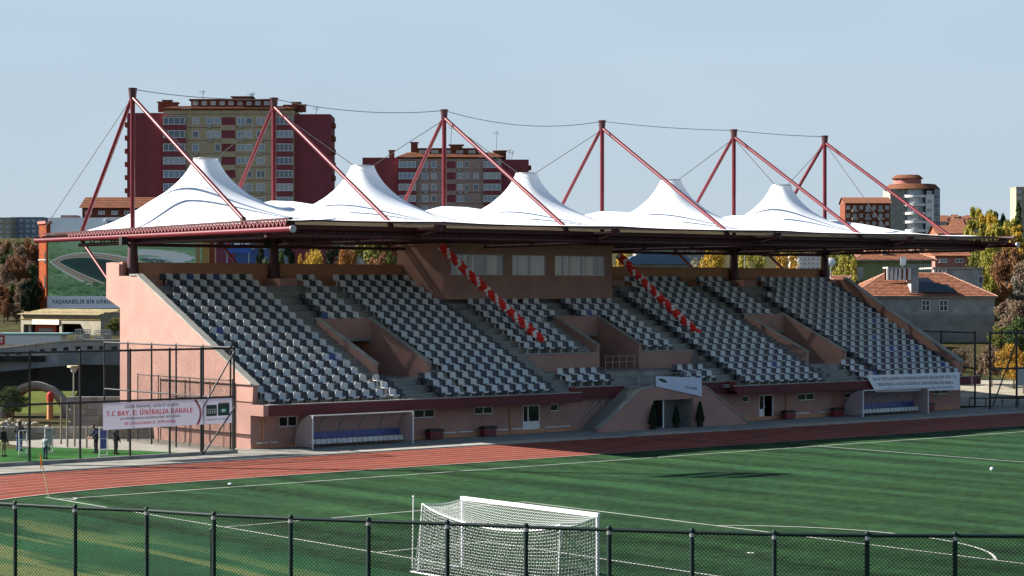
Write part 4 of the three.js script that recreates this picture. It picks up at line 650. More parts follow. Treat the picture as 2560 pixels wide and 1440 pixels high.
slab('grey_apartment', 'pale grey apartment block far beyond the brick billboard building', 28, 108, 545, 1100, M.bluegrey, { rows: 7, cols: 5, pitch: 13, depth: 16 }); slab('grey_apartment', 'cream block standing in for the lit left face of the pale grey block', -40, 27, 546, 1090, M.cream, { rows: 7, cols: 4, pitch: 13, depth: 14 });  // added cream block puts the grey block's lit left face into colour
slab('edge_tower', 'cream stepped tower behind the dark conifer', 2541, 2610, 470, 900, M.cream, { rows: 8, cols: 4, pitch: 16 });
slab('roof_house', 'brown brick house with low tiled roof behind the billboard', 205, 400, 520, 380, M.brickDark, { rows: 1, cols: 6, pitch: 22, roof: M.tileBrown });
slab('tan_block', 'long tan flat block seen under the canopy behind the parapet', 1590, 1770, 612, 420, M.paleRender, { rows: 4, cols: 9, pitch: 13 }); slab('tan_block', 'small white block with many windows seen between the canopy columns', 1995, 2050, 642, 330, M.white, { rows: 3, cols: 5, pitch: 11 }); slab('tan_block', 'tan block partly hidden by the commentary box roof', 1240, 1500, 598, 430, M.cream, { rows: 2, cols: 10, pitch: 14 });
slab('maroon_annex', 'plain maroon annex wall seen between billboard and blue hoarding', 540, 592, 598, 300, M.towerRed, { rows: 0, cols: 1 }); slab('maroon_annex', 'maroon annex behind the dark conifers under the canopy', 720, 830, 592, 320, M.towerRed, { rows: 0 }); slab('tan_block', 'pale house behind the orange trees under the canopy', 815, 900, 596, 360, M.offwhite, { rows: 3, cols: 4, pitch: 13 });
slab('blue_hoarding', 'bright blue panelled building seen under the canopy behind the billboard', 588, 700, 600, 290, mat([.05, .14, .42], .5, { map: tConcrete }), { rows: 1, cols: 4, pitch: 30 });
{ const t = site('sports_hall', 'long low hall with curved dark blue roof behind the parapet', 'building', 1648, 300), { X, Y } = t; obj('wall', [bb(X(1570), X(1726), 0, Y(660), -20, 0)], M.bluegrey, t); const p = []; for (let i = 0; i <= 10; i++) { const a = i / 10; p.push([lerp(X(1560), X(1736), a), Y(660) + 1.7 * Math.pow(Math.sin(Math.PI * a), .45)]); } obj('roof', [extr([...p], 22).translate(0, 0, -21)], M.blueRoof, t); obj('roof_band', [bb(X(1575), X(1722), Y(657), Y(651), 0, .1)], M.bluegrey, t); clean(t); }
for (let i = 0; i < 16; i++) { const u = 2352 + (i % 8) * 12 + rr(-3, 3), D = i < 8 ? 1480 : 1250; const w = rr(12, 19); slab('hill_house', 'tiny tile-roofed house on the far ridge between round tower and poplars', u - w / 2, u + w / 2, (i < 8 ? 546 : 556) + rr(-3, 4), D, [M.cream, M.offwhite, M.pinkRender, M.paleRender][i % 4], { rows: 2, cols: 3, pitch: 6, roof: M.tile, group: 'houses on the far ridge', depth: 9 }); }
for (const [u0, u1, v, D, l, w] of [[2345, 2432, 584, 520, 'long low house with red tiled roof below the far ridge', M.pinkRender], [2385, 2415, 572, 600, 'small white house with red roof below the far ridge', M.white]]) slab('hill_house', l, u0, u1, v, D, w, { rows: 1, cols: 4, pitch: 12, roof: M.tile });
// house group at the far end
{
  const t = site('grey_house', 'grey rendered house with hipped tile roof and solar panels behind the far end wall', 'house', 2320, 240), { X, Y } = t; const ye = Y(741);
  obj('wall', [bb(X(2090), X(2487), 0, ye, -11, 0)], M.greyRender, t); obj('lower_wall_band', [bb(X(2240), X(2486.5), 0, Y(786), 0, .04)], M.paleRender, t);  // thin band over the lower wall in a second tone
  const rf = hipRoof(t, X(2120), X(2492), -11.5, .55, ye, Y(682), M.tile, 16, X(2235), X(2385));
  for (const u of [2314.5, 2359]) { const w = windowPart(t, X(u), Y(764), 0, 1.0, 1.3, 2, M.glass); obj('transom', [bx(.95, .06, .08, 0, .02, .02)], M.white, w); }
  const tr = obj('roof_terrace', [bb(X(2279), X(2298), Y(737), Y(671), -3.2, -.2), bb(X(2220), X(2299), Y(671), Y(667), -3.3, 0)], M.greyRender, t); for (const u of [2221, 2231, 2241, 2251, 2262, 2275]) obj('post', [bb(X(u) - .13, X(u) + .13, Y(700), Y(671), -.3, -.05)], M.white, tr); obj('infill', [bb(X(2222), X(2279), Y(700), Y(672), -2.9, -2.7)], M.brickDark, tr);
  for (const [a, b, v0, v1, z] of [[2300, 2352, 718, 700, -2.6], [2300, 2392, 736, 717, -.4]]) { const g = new THREE.BufferGeometry(); const P = [V(X(a), Y(v0) + .1, z + .2), V(X(b), Y(v0) + .1, z + .2), V(X(b - 14), Y(v1) + .14, z - 1.5), V(X(a), Y(v1) + .14, z - 1.5)]; g.setAttribute('position', new THREE.Float32BufferAttribute([P[0], P[1], P[2], P[0], P[2], P[3]].flatMap(v => [v.x, v.y + .15, v.z + .2]), 3)); g.computeVertexNormals(); obj('solar_panel', [g], mat([.012, .012, .014], .3, { side: THREE.DoubleSide }), rf); }
  clean(t);
  const w = site('side_house', 'low wing with red tile roof tucked behind the sloping far end wall', 'house', 2120, 232); hipRoof(w, w.X(2050), w.X(2172), -8, .4, w.Y(738), w.Y(690), M.tile, 10); obj('wall', [bb(w.X(2052), w.X(2170), 0, w.Y(738), -7.8, 0)], M.paleRender, w); clean(w);
  const g = site('green_house', 'olive green house with hipped orange tile roof and chimney', 'house', 2240, 275), gx = g.X, gy = g.Y; obj('wall', [bb(gx(2156), gx(2330), 0, gy(650), -9, 0)], M.greenRender, g); hipRoof(g, gx(2128), gx(2340), -9.8, 1, gy(650), gy(618), M.tile, 10, gx(2200), gx(2275)); obj('chimney', [bb(gx(2209), gx(2221), gy(650), gy(622), -1.6, -.9)], M.cream, g); obj('balcony_rail', Array.from({ length: 12 }, (_, i) => bb(gx(2268 + i * 5), gx(2269 + i * 5), gy(680), gy(660), .6, .68)), M.white, g); clean(g);
  const a = site('grey_annex', 'flat grey annex with white terrace posts behind the tiled roofs', 'house', 2405, 258); obj('wall', [bb(a.X(2366), a.X(2457), 0, a.Y(672), -8, 0)], M.greyRender, a); obj('roof_slab', [bb(a.X(2330), a.X(2460), a.Y(672), a.Y(668), -8.2, .3)], M.offwhite, a); for (const u of [2337, 2346, 2356, 2364]) obj('post', [bb(a.X(u) - .12, a.X(u) + .12, a.Y(700), a.Y(672), -.2, .05)], M.white, a); windowPart(a, a.X(2452), a.Y(700), 0, .6, .9, 1, M.glass); clean(a);
  const b = site('grey_annex', 'small grey shed wall left of the green house', 'house', 2130, 262); obj('wall', [bb(b.X(2106), b.X(2158), 0, b.Y(668), -5, 0)], M.greyRender, b); clean(b);
  slab('pink_house', 'pink house with red hipped roof behind the grey annex', 2338, 2418, 640, 305, M.pinkRender, { rows: 1, cols: 2, pitch: 22, roof: M.tile }); slab('pink_house', 'tall tan house with windows behind the pink house', 2270, 2345, 628, 330, M.cream, { rows: 2, cols: 4, pitch: 16, roof: M.tile });
  const d = site('satellite_antenna', 'tilted flat white antenna on a rooftop post beside the green house', 'antenna', 2258, 262); obj('reflector', [extr([[-.38, -.5], [.3, -.55], [.42, .42], [.3, .55], [-.3, .5]], .08).rotateX(-.25).translate(0, d.Y(653), 0)], M.white, d); obj('stand', [bar(V(0, 0, -.2), V(0, d.Y(653), -.2), .06, 6)], M.steel, d); clean(d);
  for (const [u, v] of [[2078, 655], [1862, 629]]) { const q = site('satellite_dish', 'round white satellite dish beside a canopy column', 'dish', u, 215, 0, 'satellite dishes by the columns'); obj('reflector', [new THREE.SphereGeometry(.5, 14, 8, 0, 6.3, 0, 1.1).scale(1, .25, 1).rotateX(1.3).translate(0, q.Y(v), 0)], M.white, q); obj('stand', [bar(V(0, 0, -.15), V(0, q.Y(v), -.15), .05, 6)], M.steel, q); clean(q); }
}
// ---------------------------------------------------------------- left side: billboard building, shop, road bridge
{
  const t = site('brick_building', 'long orange brick building hidden behind the billboard', 'building', 300, 302), { X, Y } = t; const bt = site('brick_stair_tower', 'orange brick stair tower with small arched openings beside the billboard', 'building', 106, 301, -.95); obj('wall', [bb(-1.3, 1.3, 0, bt.Y(560), -3, 0)], M.brick, bt); obj('cornice', [bb(-1.45, 1.45, bt.Y(560), bt.Y(553), -3.1, .2)], M.pinkRender, bt); obj('string_course', [bb(-1.35, 1.35, bt.Y(651), bt.Y(648), 0, .1)], M.offwhite, bt); for (const v of [640, 700, 760]) obj('arched_opening', [extr([[.7, bt.Y(v + 20)], [1.15, bt.Y(v + 20)], [1.15, bt.Y(v - 6)], [.92, bt.Y(v - 13)], [.7, bt.Y(v - 6)]], .05)], M.dark, bt); clean(bt);
  obj('wall', [bb(X(122), X(505), 0, Y(546), -13, -1)], M.brick, t);
  obj('roof_tank', [bb(X(140), X(180), Y(546), Y(536), -6, -3)], M.offwhite, t); clean(t);
  const b = site('billboard', 'huge billboard printed with an aerial view of a lake and green park', 'billboard', 312, 298), m = new THREE.MeshStandardMaterial({ roughness: .6, map: canvasTex(1540, 572, (g, w, h) => {
    const gd = (c, x, y, rx, ry, r = 0) => { g.fillStyle = c; g.beginPath(); g.ellipse(x, y, rx, ry, r, 0, 7); g.fill(); };
    g.fillStyle = '#93b47c'; g.fillRect(0, 0, w, h); for (let i = 0; i < 900; i++) { const x = rnd() * w, y = rnd() * h; gd(['#7fa56c', '#a0bf88', '#6f965f', '#aecb98'][i % 4], x, y, 8 + rnd() * 34, 3 + rnd() * 9, rnd()); }
    g.fillStyle = '#b9d2c6'; g.fillRect(0, 0, w, 34); gd('#a5c795', 600, 70, 520, 50); gd('#86ab77', 1200, 60, 400, 46);
    gd('#f0ebdf', 1120, 165, 330, 56, .08); gd('#a9c19d', 1030, 190, 150, 26, .1); gd('#e2e6dd', 1200, 235, 240, 42, .16); gd('#5f7c74', 1080, 218, 160, 22, .1);
    const leaf = (c, o) => { g.fillStyle = c; g.beginPath(); g.moveTo(8 + o * 1.6, 228); g.bezierCurveTo(180, 105 + o, 560, 90 + o, 960, 230 + o); g.lineTo(960, 620 - o); g.bezierCurveTo(600, 560 - o * 1.5, 260, 420 - o * 1.6, 8 + o * 1.6, 228); g.fill(); };
    leaf('#efe9dc', 0); leaf('#c9a98c', 18); leaf('#e0cdb4', 30); leaf('#b7977c', 40); leaf('#ead9c2', 52); leaf('#3d5f57', 64); leaf('#35544e', 90);
    for (let i = 0; i < 120; i++) gd(['#5f8a52', '#86ac74'][i % 2], 20 + rnd() * 700, 430 + rnd() * 140 + 0 * i, 10 + rnd() * 26, 6 + rnd() * 12, 0); g.fillStyle = '#a07d48'; g.fillRect(w - 60, 0, 40, h); for (let i = 0; i < 60; i++) gd('#f2f2ec', 1000 + rnd() * 460, 130 + rnd() * 150, 3 + rnd() * 10, 2 + rnd() * 4, 0);
  }) });
  const face = new THREE.Mesh(new THREE.BoxGeometry(b.X(505) - b.X(120), b.Y(597) - b.Y(742), .25), m); face.name = 'printed_face'; face.position.set((b.X(505) + b.X(120)) / 2, (b.Y(597) + b.Y(742)) / 2, 0); face.castShadow = face.receiveShadow = true; b.add(face);
  obj('side_trim', [bb(b.X(505), b.X(523), b.Y(742), b.Y(600), -.3, .1)], mat([.45, .26, .06], .6), b); obj('frame', [bar(V(b.X(180), 0, -.4), V(b.X(180), b.Y(600), -.4), .15), bar(V(b.X(440), 0, -.4), V(b.X(440), b.Y(600), -.4), .15)], M.steel, b); clean(b);
  const sign = (label, u0, u1, v0, v1, D, draw, name = 'rooftop_sign') => { const s = site(name, label, 'sign', (u0 + u1) / 2, D); const w = s.X(u1) - s.X(u0), h = s.Y(v0) - s.Y(v1), mm = new THREE.MeshStandardMaterial({ roughness: .6, map: canvasTex(1024, Math.max(64, Math.round(1024 * h / w)), draw) }); const p = new THREE.Mesh(new THREE.BoxGeometry(w, h, .15), mm); p.name = 'panel'; p.position.set(0, (s.Y(v0) + s.Y(v1)) / 2, 0); s.add(p); obj('bracket', [bx(.12, s.Y(v1) + h, .12, -w * .4, (s.Y(v1) + h) / 2, -.2), bx(.12, s.Y(v1) + h, .12, w * .4, (s.Y(v1) + h) / 2, -.2)], M.steel, s); clean(s); };
  sign('white rooftop sign with red lettering on the brick building', 120, 262, 544, 598, 300.4, (g, w, h) => { g.fillStyle = '#dfe4ee'; g.fillRect(0, 0, w, h); fit(g, 'BAŞKENTİN', 130, h - 60, 820, 84, '#c02a2a'); g.fillStyle = '#dfe4ee'; g.fillRect(0, h - 92, w, 8); });
  sign('white sign with dark lettering partly hidden by the canopy edge', 262, 400, 543, 584, 300.2, (g, w, h) => { g.fillStyle = '#e8eaf0'; g.fillRect(0, 0, w, h); g.fillStyle = '#6d7a86'; g.fillRect(40, 60, 240, 130); fit(g, 'ÜJİL SPOR', 320, 230, 640, 150, '#2c2c34'); });
  sign('white strip banner with black capitals under the billboard', 118, 330, 740, 771, 297.6, (g, w, h) => { g.fillStyle = '#e9eaf2'; g.fillRect(0, 0, w, h); fit(g, 'YAŞANABİLİR BİR GÖRÜNÜM', 60, 92, 850, 66, '#26262c'); }, 'strip_banner');
  sign('blue and white poster on the hoarding seen under the canopy', 560, 628, 600, 632, 288, (g, w, h) => { g.fillStyle = '#2c5cae'; g.fillRect(0, 0, w, h); g.fillStyle = '#cfe0f2'; g.fillRect(380, 30, 600, 260); g.fillStyle = '#b83a4a'; g.beginPath(); g.arc(170, 200, 110, 0, 7); g.fill(); }, 'poster_sign');
}
{
  const t = site('shop_building', 'low cream shop with tiled edge, red front and dark opening', 'building', 150, 262, -.62), { X, Y } = t; t.scale.x = 1.24; const yt = Y(783);
  obj('wall', [extr(rect(X(33), X(267), 0, yt), .3, [rect(X(41), X(148), 0, Y(812)), [[X(155), 0], [X(228), 0], [X(209), Y(809)], [X(155), Y(809)]]]).translate(0, 0, -.3), bb(X(33), X(33) + .3, 0, yt, -8, -.3), bb(X(267) - .3, X(267), 0, yt, -8, -.3), bb(X(33), X(267), 0, yt, -8.3, -8)], M.cream, t); obj('roof', [...courses(V(X(30), yt - .2, .5), V(X(270), yt - .2, .5), V(X(266), yt + .5, -4), V(X(36), yt + .5, -4), 4, .08), bb(X(33), X(267), yt, yt + .15, -8, -.5)], mat([.52, .47, .30], .85, { map: tTile }), t);
  obj('trim', [bb(X(33), X(267), Y(799), Y(796.5), 0, .1)], mat([.45, .28, .08], .7), t); obj('shop_front', [bb(X(58), X(120), 0, Y(812.5), -1.2, -1)], mat([.68, .10, .05], .6), t); obj('window_strip', [bb(X(70), X(112), Y(830), Y(822), -.99, -.95)], M.offwhite, t); obj('post', [bb(X(45), X(50), 0, Y(812), -.9, -.6)], M.white, t); obj('interior', [bb(X(121), X(230), 0, Y(808), -6, -5.8)], M.greyRender, t);
  const sg = new THREE.Mesh(new THREE.BoxGeometry(X(149) - X(70), Y(799.5) - Y(811.5), .12), new THREE.MeshStandardMaterial({ roughness: .6, map: canvasTex(512, 80, (g, w, h) => { g.fillStyle = '#e6e1d2'; g.fillRect(0, 0, w, h); fit(g, 'EXPO', 90, 62, 110, 52, '#3c3a38'); }) })); sg.name = 'shop_sign'; sg.position.set((X(149) + X(70)) / 2, (Y(799.5) + Y(811.5)) / 2, .1); t.add(sg); clean(t);
  const r = site('white_trailer', 'long white covered stall roof with teal edge in front of the shop', 'stall', 85, 226), rx = r.X, ry = r.Y; obj('canopy_sheet', [bb(rx(12), rx(152), ry(862), ry(838), -3, 0)], M.white, r); obj('edge_trim', [bb(rx(-10), rx(170), ry(838), ry(833), -3.2, .1)], mat([.25, .42, .42], .6), r); obj('leg', [bx(.12, ry(862), .12, rx(20), ry(862) / 2, -.3)], M.steel, r); obj('leg', [bx(.12, ry(862), .12, rx(145), ry(862) / 2, -.3)], M.steel, r); obj('counter', [bb(rx(14), rx(150), 0, ry(864), -2.6, -.4)], M.brickDark, r); clean(r);
  const rs = site('red_sign', 'small red upright sign with white figure beside the white stall', 'sign', 4, 222); obj('panel', [bb(rs.X(-6), rs.X(12), rs.Y(862), rs.Y(838), 0, .12)], mat([.60, .02, .03], .5), rs); obj('emblem', [new THREE.CylinderGeometry(.16, .12, .03, 12).rotateX(Math.PI / 2).translate(rs.X(4), rs.Y(846), .13), bb(rs.X(2), rs.X(6), rs.Y(857), rs.Y(850), .12, .14)], M.white, rs); obj('leg', [bx(.1, rs.Y(862), .1, 0, rs.Y(862) / 2, 0)], M.steel, rs); clean(rs);
  for (const [u, w, v0, v1, D] of [[205, 34, 824, 852, 214], [255, 40, 826, 850, 216]]) { const c = site('wire_cage', 'grey wire storage cage standing behind the road parapet', 'cage', u, D, 0, 'wire cages behind the road'); const a = c.X(u - w / 2), b = c.X(u + w / 2), y1 = c.Y(v0), y0 = c.Y(v1 + 20), f = []; for (let i = 0; i <= 8; i++) { const x = lerp(a, b, i / 8); f.push([V(x, y0, 0), V(x, y1, 0)]); f.push([V(x, y0, -1), V(x, y1, -1)]); const y = lerp(y0, y1, i / 8); f.push([V(a, y, 0), V(b, y, 0)]); f.push([V(a, y, -1), V(b, y, -1)]); f.push([V(a, y, 0), V(a, y, -1)]); f.push([V(b, y, 0), V(b, y, -1)]); } obj('cage_bars', wires(f, .03), M.steel, c); obj('cage_base', [bb(a, b, 0, y0, -1, 0)], M.greyRender, c); obj('load', [bb(a + .1, lerp(a, b, .5), y0, lerp(y0, y1, .6), -.9, -.1), bb(lerp(a, b, .55), b - .1, y0, lerp(y0, y1, .8), -.9, -.1)], M.offwhite, c); clean(c); }
}
{ // road bridge / embankment wall
  const t = site('road_bridge', 'curving concrete road bridge with dark retaining wall behind the fence', 'bridge', 150, 187), { X, Y } = t, arc = x => -.012 * (x - 6) * (x - 6) + .0, P = [];
  const N = 16, us = Array.from({ length: N + 1 }, (_, i) => lerp(-160, 330, i / N));
  for (let i = 0; i < N; i++) { const a = X(us[i]), b = X(us[i + 1]), va = u => table([[-160, 884], [0, 868], [105, 857], [210, 849], [330, 851]], u), za = arc(a), zb = arc(b); const q = (dv0, dv1, z0, z1) => { const ya0 = Y(va(us[i]) + dv0), ya1 = Y(va(us[i]) + dv1), yb0 = Y(va(us[i + 1]) + dv0), yb1 = Y(va(us[i + 1]) + dv1); const g = bb(0, 1, 0, 1, 0, 1), p = g.attributes.position; for (let k = 0; k < p.count; k++) { const s = p.getX(k), h = p.getY(k), d = p.getZ(k); p.setXYZ(k, lerp(a, b - .02, s), lerp(lerp(ya1, yb1, s), lerp(ya0, yb0, s), h), lerp(za, zb, s) + lerp(z0, z1, d)); } g.computeVertexNormals(); return g; };
    obj('parapet', [q(3, 30, -.35, -.05)], M.greyRender, t); obj('coping', [q(-1, 3, -.5, .1)], M.coping, t); obj('deck_edge', [q(30, 62, -8, .25)], M.bluegrey, t); obj('retaining_wall', [q(62, 230, -2, -.6)], M.asphalt, t); obj('scupper', [bb(lerp(a, b, .3), lerp(a, b, .75), Y(va((us[i] + us[i + 1]) / 2) + 24), Y(va((us[i] + us[i + 1]) / 2) + 16), (za + zb) / 2 - .04, (za + zb) / 2)], M.dark, t); }
  obj('road', [bb(X(-160), X(330), Y(905), Y(890), -9, -.4)], M.asphalt, t); clean(t);
  const l = site('street_lamp', 'slim pale lamp post with flat square head in front of the road bridge', 'lamp', 184, 160); obj('pole', [bar(V(0, 0, 0), V(0, l.Y(930), 0), .07, 8, .05)], M.offwhite, l); obj('lamp_head', [new THREE.CylinderGeometry(.34, .14, .36, 14).translate(0, l.Y(925), 0)], M.white, l); obj('shade', [new THREE.CylinderGeometry(.42, .46, .14, 16).translate(-.05, l.Y(916), 0)], mat([.70, .62, .38], .6), l); clean(l);
  const a = site('concrete_arch', 'low pale concrete arch with brown lining over a park path', 'arch', 85, 164), ar = (ro, ri, d, z, m, n) => { const s = new THREE.Shape(); s.absarc(0, 0, ro, 0, Math.PI, false); s.lineTo(-ri, 0); s.absarc(0, 0, ri, Math.PI, 0, true); obj(n, [new THREE.ExtrudeGeometry(s, { depth: d, bevelEnabled: false, curveSegments: 24 }).scale(1, 1.12, 1).translate(0, 0, z)], m, a); };
  ar(2.75, 2.5, .5, -.4, M.offwhite, 'outer_ring'); ar(2.5, 2.28, 2.5, -2.6, M.paleRender, 'vault'); ar(2.28, 2.18, 2.3, -2.5, mat([.30, .14, .06], .8), 'lining'); clean(a);
  const gb = site('grass_bank', 'small mown grass bank seen through the arch', 'bank', 85, 170); obj('slope', [extr([[0, 0], [-5, 1.6], [-5, 0]], 5).rotateY(Math.PI / 2).rotateY(Math.PI).translate(2.5, .2, 0)], mat([.17, .20, .05], .95, { map: tConcrete }), gb); clean(gb);
  const pl = site('striped_pillar', 'thick orange and red banded pillar beside the arch', 'pillar', 125, 162); obj('shaft', [new THREE.CylinderGeometry(.22, .26, 1.5, 14).translate(0, .9, 0)], mat([.62, .28, .12], .7), pl); obj('band', [new THREE.CylinderGeometry(.27, .27, .5, 14).translate(0, 1.9, 0)], mat([.55, .04, .03], .6), pl); obj('cap', [new THREE.SphereGeometry(.26, 12, 6).translate(0, 2.15, 0)], mat([.55, .04, .03], .6), pl); clean(pl);
  const sw = site('stone_wall', 'rough grey stone retaining wall between the arch and the grandstand', 'wall', 240, 151); sw.position.y = 0; for (let i = 0; i < 11; i++) for (let j = 0; j < 5; j++) { const x = sw.X(168) + i * .43 + (j % 2) * .2; obj('stone', [bb(x, x + .415, .02 + j * .45, .45 + j * .45, -.5, .05 * rnd())], [M.greyRender, M.greyRender, M.paleRender][rnd() * 3 | 0], sw); } clean(sw);
  const lw = site('low_wall', 'low pale stone block wall edging the lawn behind the fence', 'wall', 150, 139.5); for (let i = 0; i < 22; i++) for (let j = 0; j < 2; j++) { const x = lw.X(-60) + i * .62 + (j % 2) * .3; obj('stone', [bb(x, x + .6, .3 + j * .42, .3 + j * .42 + .4, -.4 + .03 * rnd(), .02 * rnd())], rnd() < .5 ? M.cream : M.offwhite, lw); } clean(lw);
  for (const [u, v, hgt] of [[152, 1112, 3.0], [168, 1120, 2.9], [186, 1118, 2.6], [216, 1122, 1.3]]) { const D = 10.03 * 5220.6 / (v - 723.4), p = site('timber_post', 'slender weathered timber post standing on the lawn', 'post', u, D, 0, 'timber posts on the lawn'); p.position.y = .06; obj('shaft', [bar(V(0, 0, 0), V(.02, hgt, 0), .07, 7, .055)], mat([.42, .36, .28], .85, { map: tConcrete }), p); obj('top_cut', [new THREE.CylinderGeometry(.056, .056, .02, 7).translate(.02, hgt + .01, 0)], M.cream, p); clean(p); }
  const rb = site('rubble_heap', 'heap of pale rubble stones behind the people on the lawn', 'rubble', 40, 141); const st = []; for (let i = 0; i < 70; i++) { const s = rr(.12, .34), g = new THREE.IcosahedronGeometry(s, 0).rotateX(rnd() * 3).rotateY(rnd() * 3).scale(1, .7, 1); const x = rr(-1.9, 2.4); obj('stone', [g.translate(x, .2 + rnd() * (1.5 - .35 * Math.abs(x)), rr(-.9, .3))], [M.cream, M.offwhite, M.paleRender][i % 3], rb); } clean(rb);
}
{ // beyond the far fence: low pale wall, hung sheet
  { const P = [], ix = [], Ds = [179, 186, 192, 198, 205]; Ds.forEach((D, i) => { for (const u of [2400, 2800]) { const p = at(u, 0, D); P.push(p.x, T(D) + .03, p.z); } if (i) { const o = (i - 1) * 2; ix.push(o, o + 1, o + 2, o + 1, o + 3, o + 2); } }); const g = new THREE.BufferGeometry(); g.setAttribute('position', new THREE.Float32BufferAttribute(P, 3)); g.setIndex(ix); g.computeVertexNormals(); structure(obj('yard_paving', [g], M.cream)); }
  const rl = site('yard_rail', 'thin dark pipe rail along the sunlit yard beyond the far fence', 'rail', 2500, 178); rl.position.y = 0; obj('rail_bar', [bar(V(rl.X(2424), .75, 0), V(rl.X(2640), .75, 0), .05, 6)], M.dark, rl); for (let k = 0; k < 6; k++) obj('rail_post', [bar(V(rl.X(2424) + k * 1.4, 0, 0), V(rl.X(2424) + k * 1.4, .75, 0), .04, 6)], M.dark, rl); clean(rl);
  const s = site('hung_sheet', 'plain white sheet hung on the far fence', 'banner', 2560, 178); s.position.y = 0; obj('sheet', [bb(s.X(2543), s.X(2600), s.Y(973), s.Y(926), 0, .02)], M.white, s); obj('cord', [bar(V(s.X(2543), s.Y(926), 0), V(s.X(2540), s.Y(920), 0), .015, 5)], M.dark, s); clean(s);
}

// ---------------------------------------------------------------- trees and shrubs
function crownGeo(kind, n) { // unit tree: height 1, radius about .5 of width 1
  const clumps = []; const N = kind === 'poplar' ? 46 : kind === 'conifer' ? 60 : 34;
  for (let i = 0; i < N; i++) { const a = rnd() * 6.283; let x, y, z, r; if (kind === 'round') { const u = rr(-1, 1), q = Math.sqrt(1 - u * u), d = Math.pow(rnd(), .4); x = .42 * d * q * Math.cos(a); z = .42 * d * q * Math.sin(a); y = .60 + .36 * u * d; r = rr(.07, .15); } else if (kind === 'poplar') { y = rr(.12, .97); const w = .42 * Math.pow(Math.sin(Math.PI * Math.min(1, (y - .05) * .98)), .6) * Math.sqrt(rnd()); x = w * Math.cos(a); z = w * Math.sin(a); r = rr(.06, .12) * (1.15 - .6 * y); } else { y = rr(.08, .99); const w = .46 * (1.02 - y) * rr(.4, 1); x = w * Math.cos(a); z = w * Math.sin(a); r = (.12 - .08 * y); } clumps.push([x, y, z, r]); }
  return leafCloud(n, i => { const c = clumps[i % N], a = rnd() * 6.283, u = rr(-1, 1), q = Math.sqrt(1 - u * u), d = c[3] * Math.pow(rnd(), .45); return V(c[0] + d * q * Math.cos(a), c[1] + d * u * .8, c[2] + d * q * Math.sin(a)); }, kind === 'conifer' ? .022 : .023);
}
function limbs(kind) { const s = [bar(V(0, 0, 0), V(0, kind === 'round' ? .5 : .92, 0), .028, 7, .008)]; for (let i = 0; i < 9; i++) { const a = i * 2.4, y = .22 + i * .045; s.push(bar(V(0, y, 0), V(.28 * Math.cos(a), y + .22, .28 * Math.sin(a)), .012, 5, .003)); } return join(s); }
const crowns = { round: [crownGeo('round', 5200), crownGeo('round', 5200), crownGeo('round', 5200)], poplar: [crownGeo('poplar', 7500), crownGeo('poplar', 7500)], conifer: [crownGeo('conifer', 5600)] }, limbGeo = { round: limbs('round'), poplar: limbs('poplar'), conifer: limbs('conifer') };
const bark = mat([.08, .06, .04], .95);
function bareGeo() { const s = [], grow = (p, d, l, r, k) => { const q = p.clone().addScaledVector(d, l); s.push([p, q, r]); if (k) for (let i = 0; i < (k > 2 ? 4 : 3); i++) grow(q.clone().lerp(p, rnd() * .4), d.clone().add(V(rr(-.9, .9), rr(-.15, .6), rr(-.9, .9))).normalize(), l * rr(.55, .8), r * .6, k - 1); }; for (let i = 0; i < 3; i++) grow(V(rr(-.08, .08), 0, rr(-.08, .08)), V(rr(-.35, .35), 1, rr(-.35, .35)).normalize(), .26, .012, 4); const by = {}; for (const [a, b, r] of s) (by[Math.max(.0025, r).toFixed(4)] ??= []).push([a, b]); return mergeGeometries(Object.entries(by).map(([r, q]) => wires(q, +r))); }
const bare = [bareGeo(), bareGeo()], bareMat = mat([.17, .13, .10], .95);
const leafCols = { yellow: [0.44, 0.3, 0.045], gold: [0.4, 0.235, 0.035], orange: [0.3, 0.13, 0.035], rust: [0.19, 0.09, 0.045], olive: [0.15, 0.155, 0.04], green: [0.055, 0.085, 0.025], dark: [0.016, 0.03, 0.016], lime: [0.3, 0.27, 0.05], brown: [0.2, 0.14, 0.095], grey: [0.2, 0.185, 0.135] };
const leafMats = Object.fromEntries(Object.entries(leafCols).map(([k, c]) => [k, leafMat(c, k === 'dark' ? { transmission: .08 } : {})]));
const G1 = 'autumn trees behind the back parapet', G2 = 'trees at the far right hillside', G3 = 'bare trees on the left hillside';
let ti = 0;
function tree(kind, col, u, vt, wpx, D, label, group) {
  if (group === G1) { vt -= 10; wpx *= 1.5; } if (kind === 'poplar') wpx *= 1.9; if (group === G2 && kind === 'conifer') wpx *= 1.5;
  const base = T(D) - .2, p = at(u, 0, D), h = CAM.y - (vt - 723.4) * px(D) - base, w = wpx * px(D), i = ti++;
  const t = thing(kind === 'bare' ? 'bare_shrub' : { round: 'autumn_tree', poplar: 'poplar_tree', conifer: 'conifer_tree' }[kind], label, kind === 'bare' ? 'shrub' : 'tree', [p.x, base, p.z], i * 1.7, group); t.scale.set(w, h, w);
  if (kind === 'bare') { obj('branches', bare[i % 2], bareMat, t); obj('dry_leaves', crowns.round[i % 3], leafMats[col], t).scale.set(.5, .62, .5); } else { obj('trunk', limbGeo[kind], bark, t); obj('crown', crowns[kind][i % crowns[kind].length], leafMats[col], t); }
}
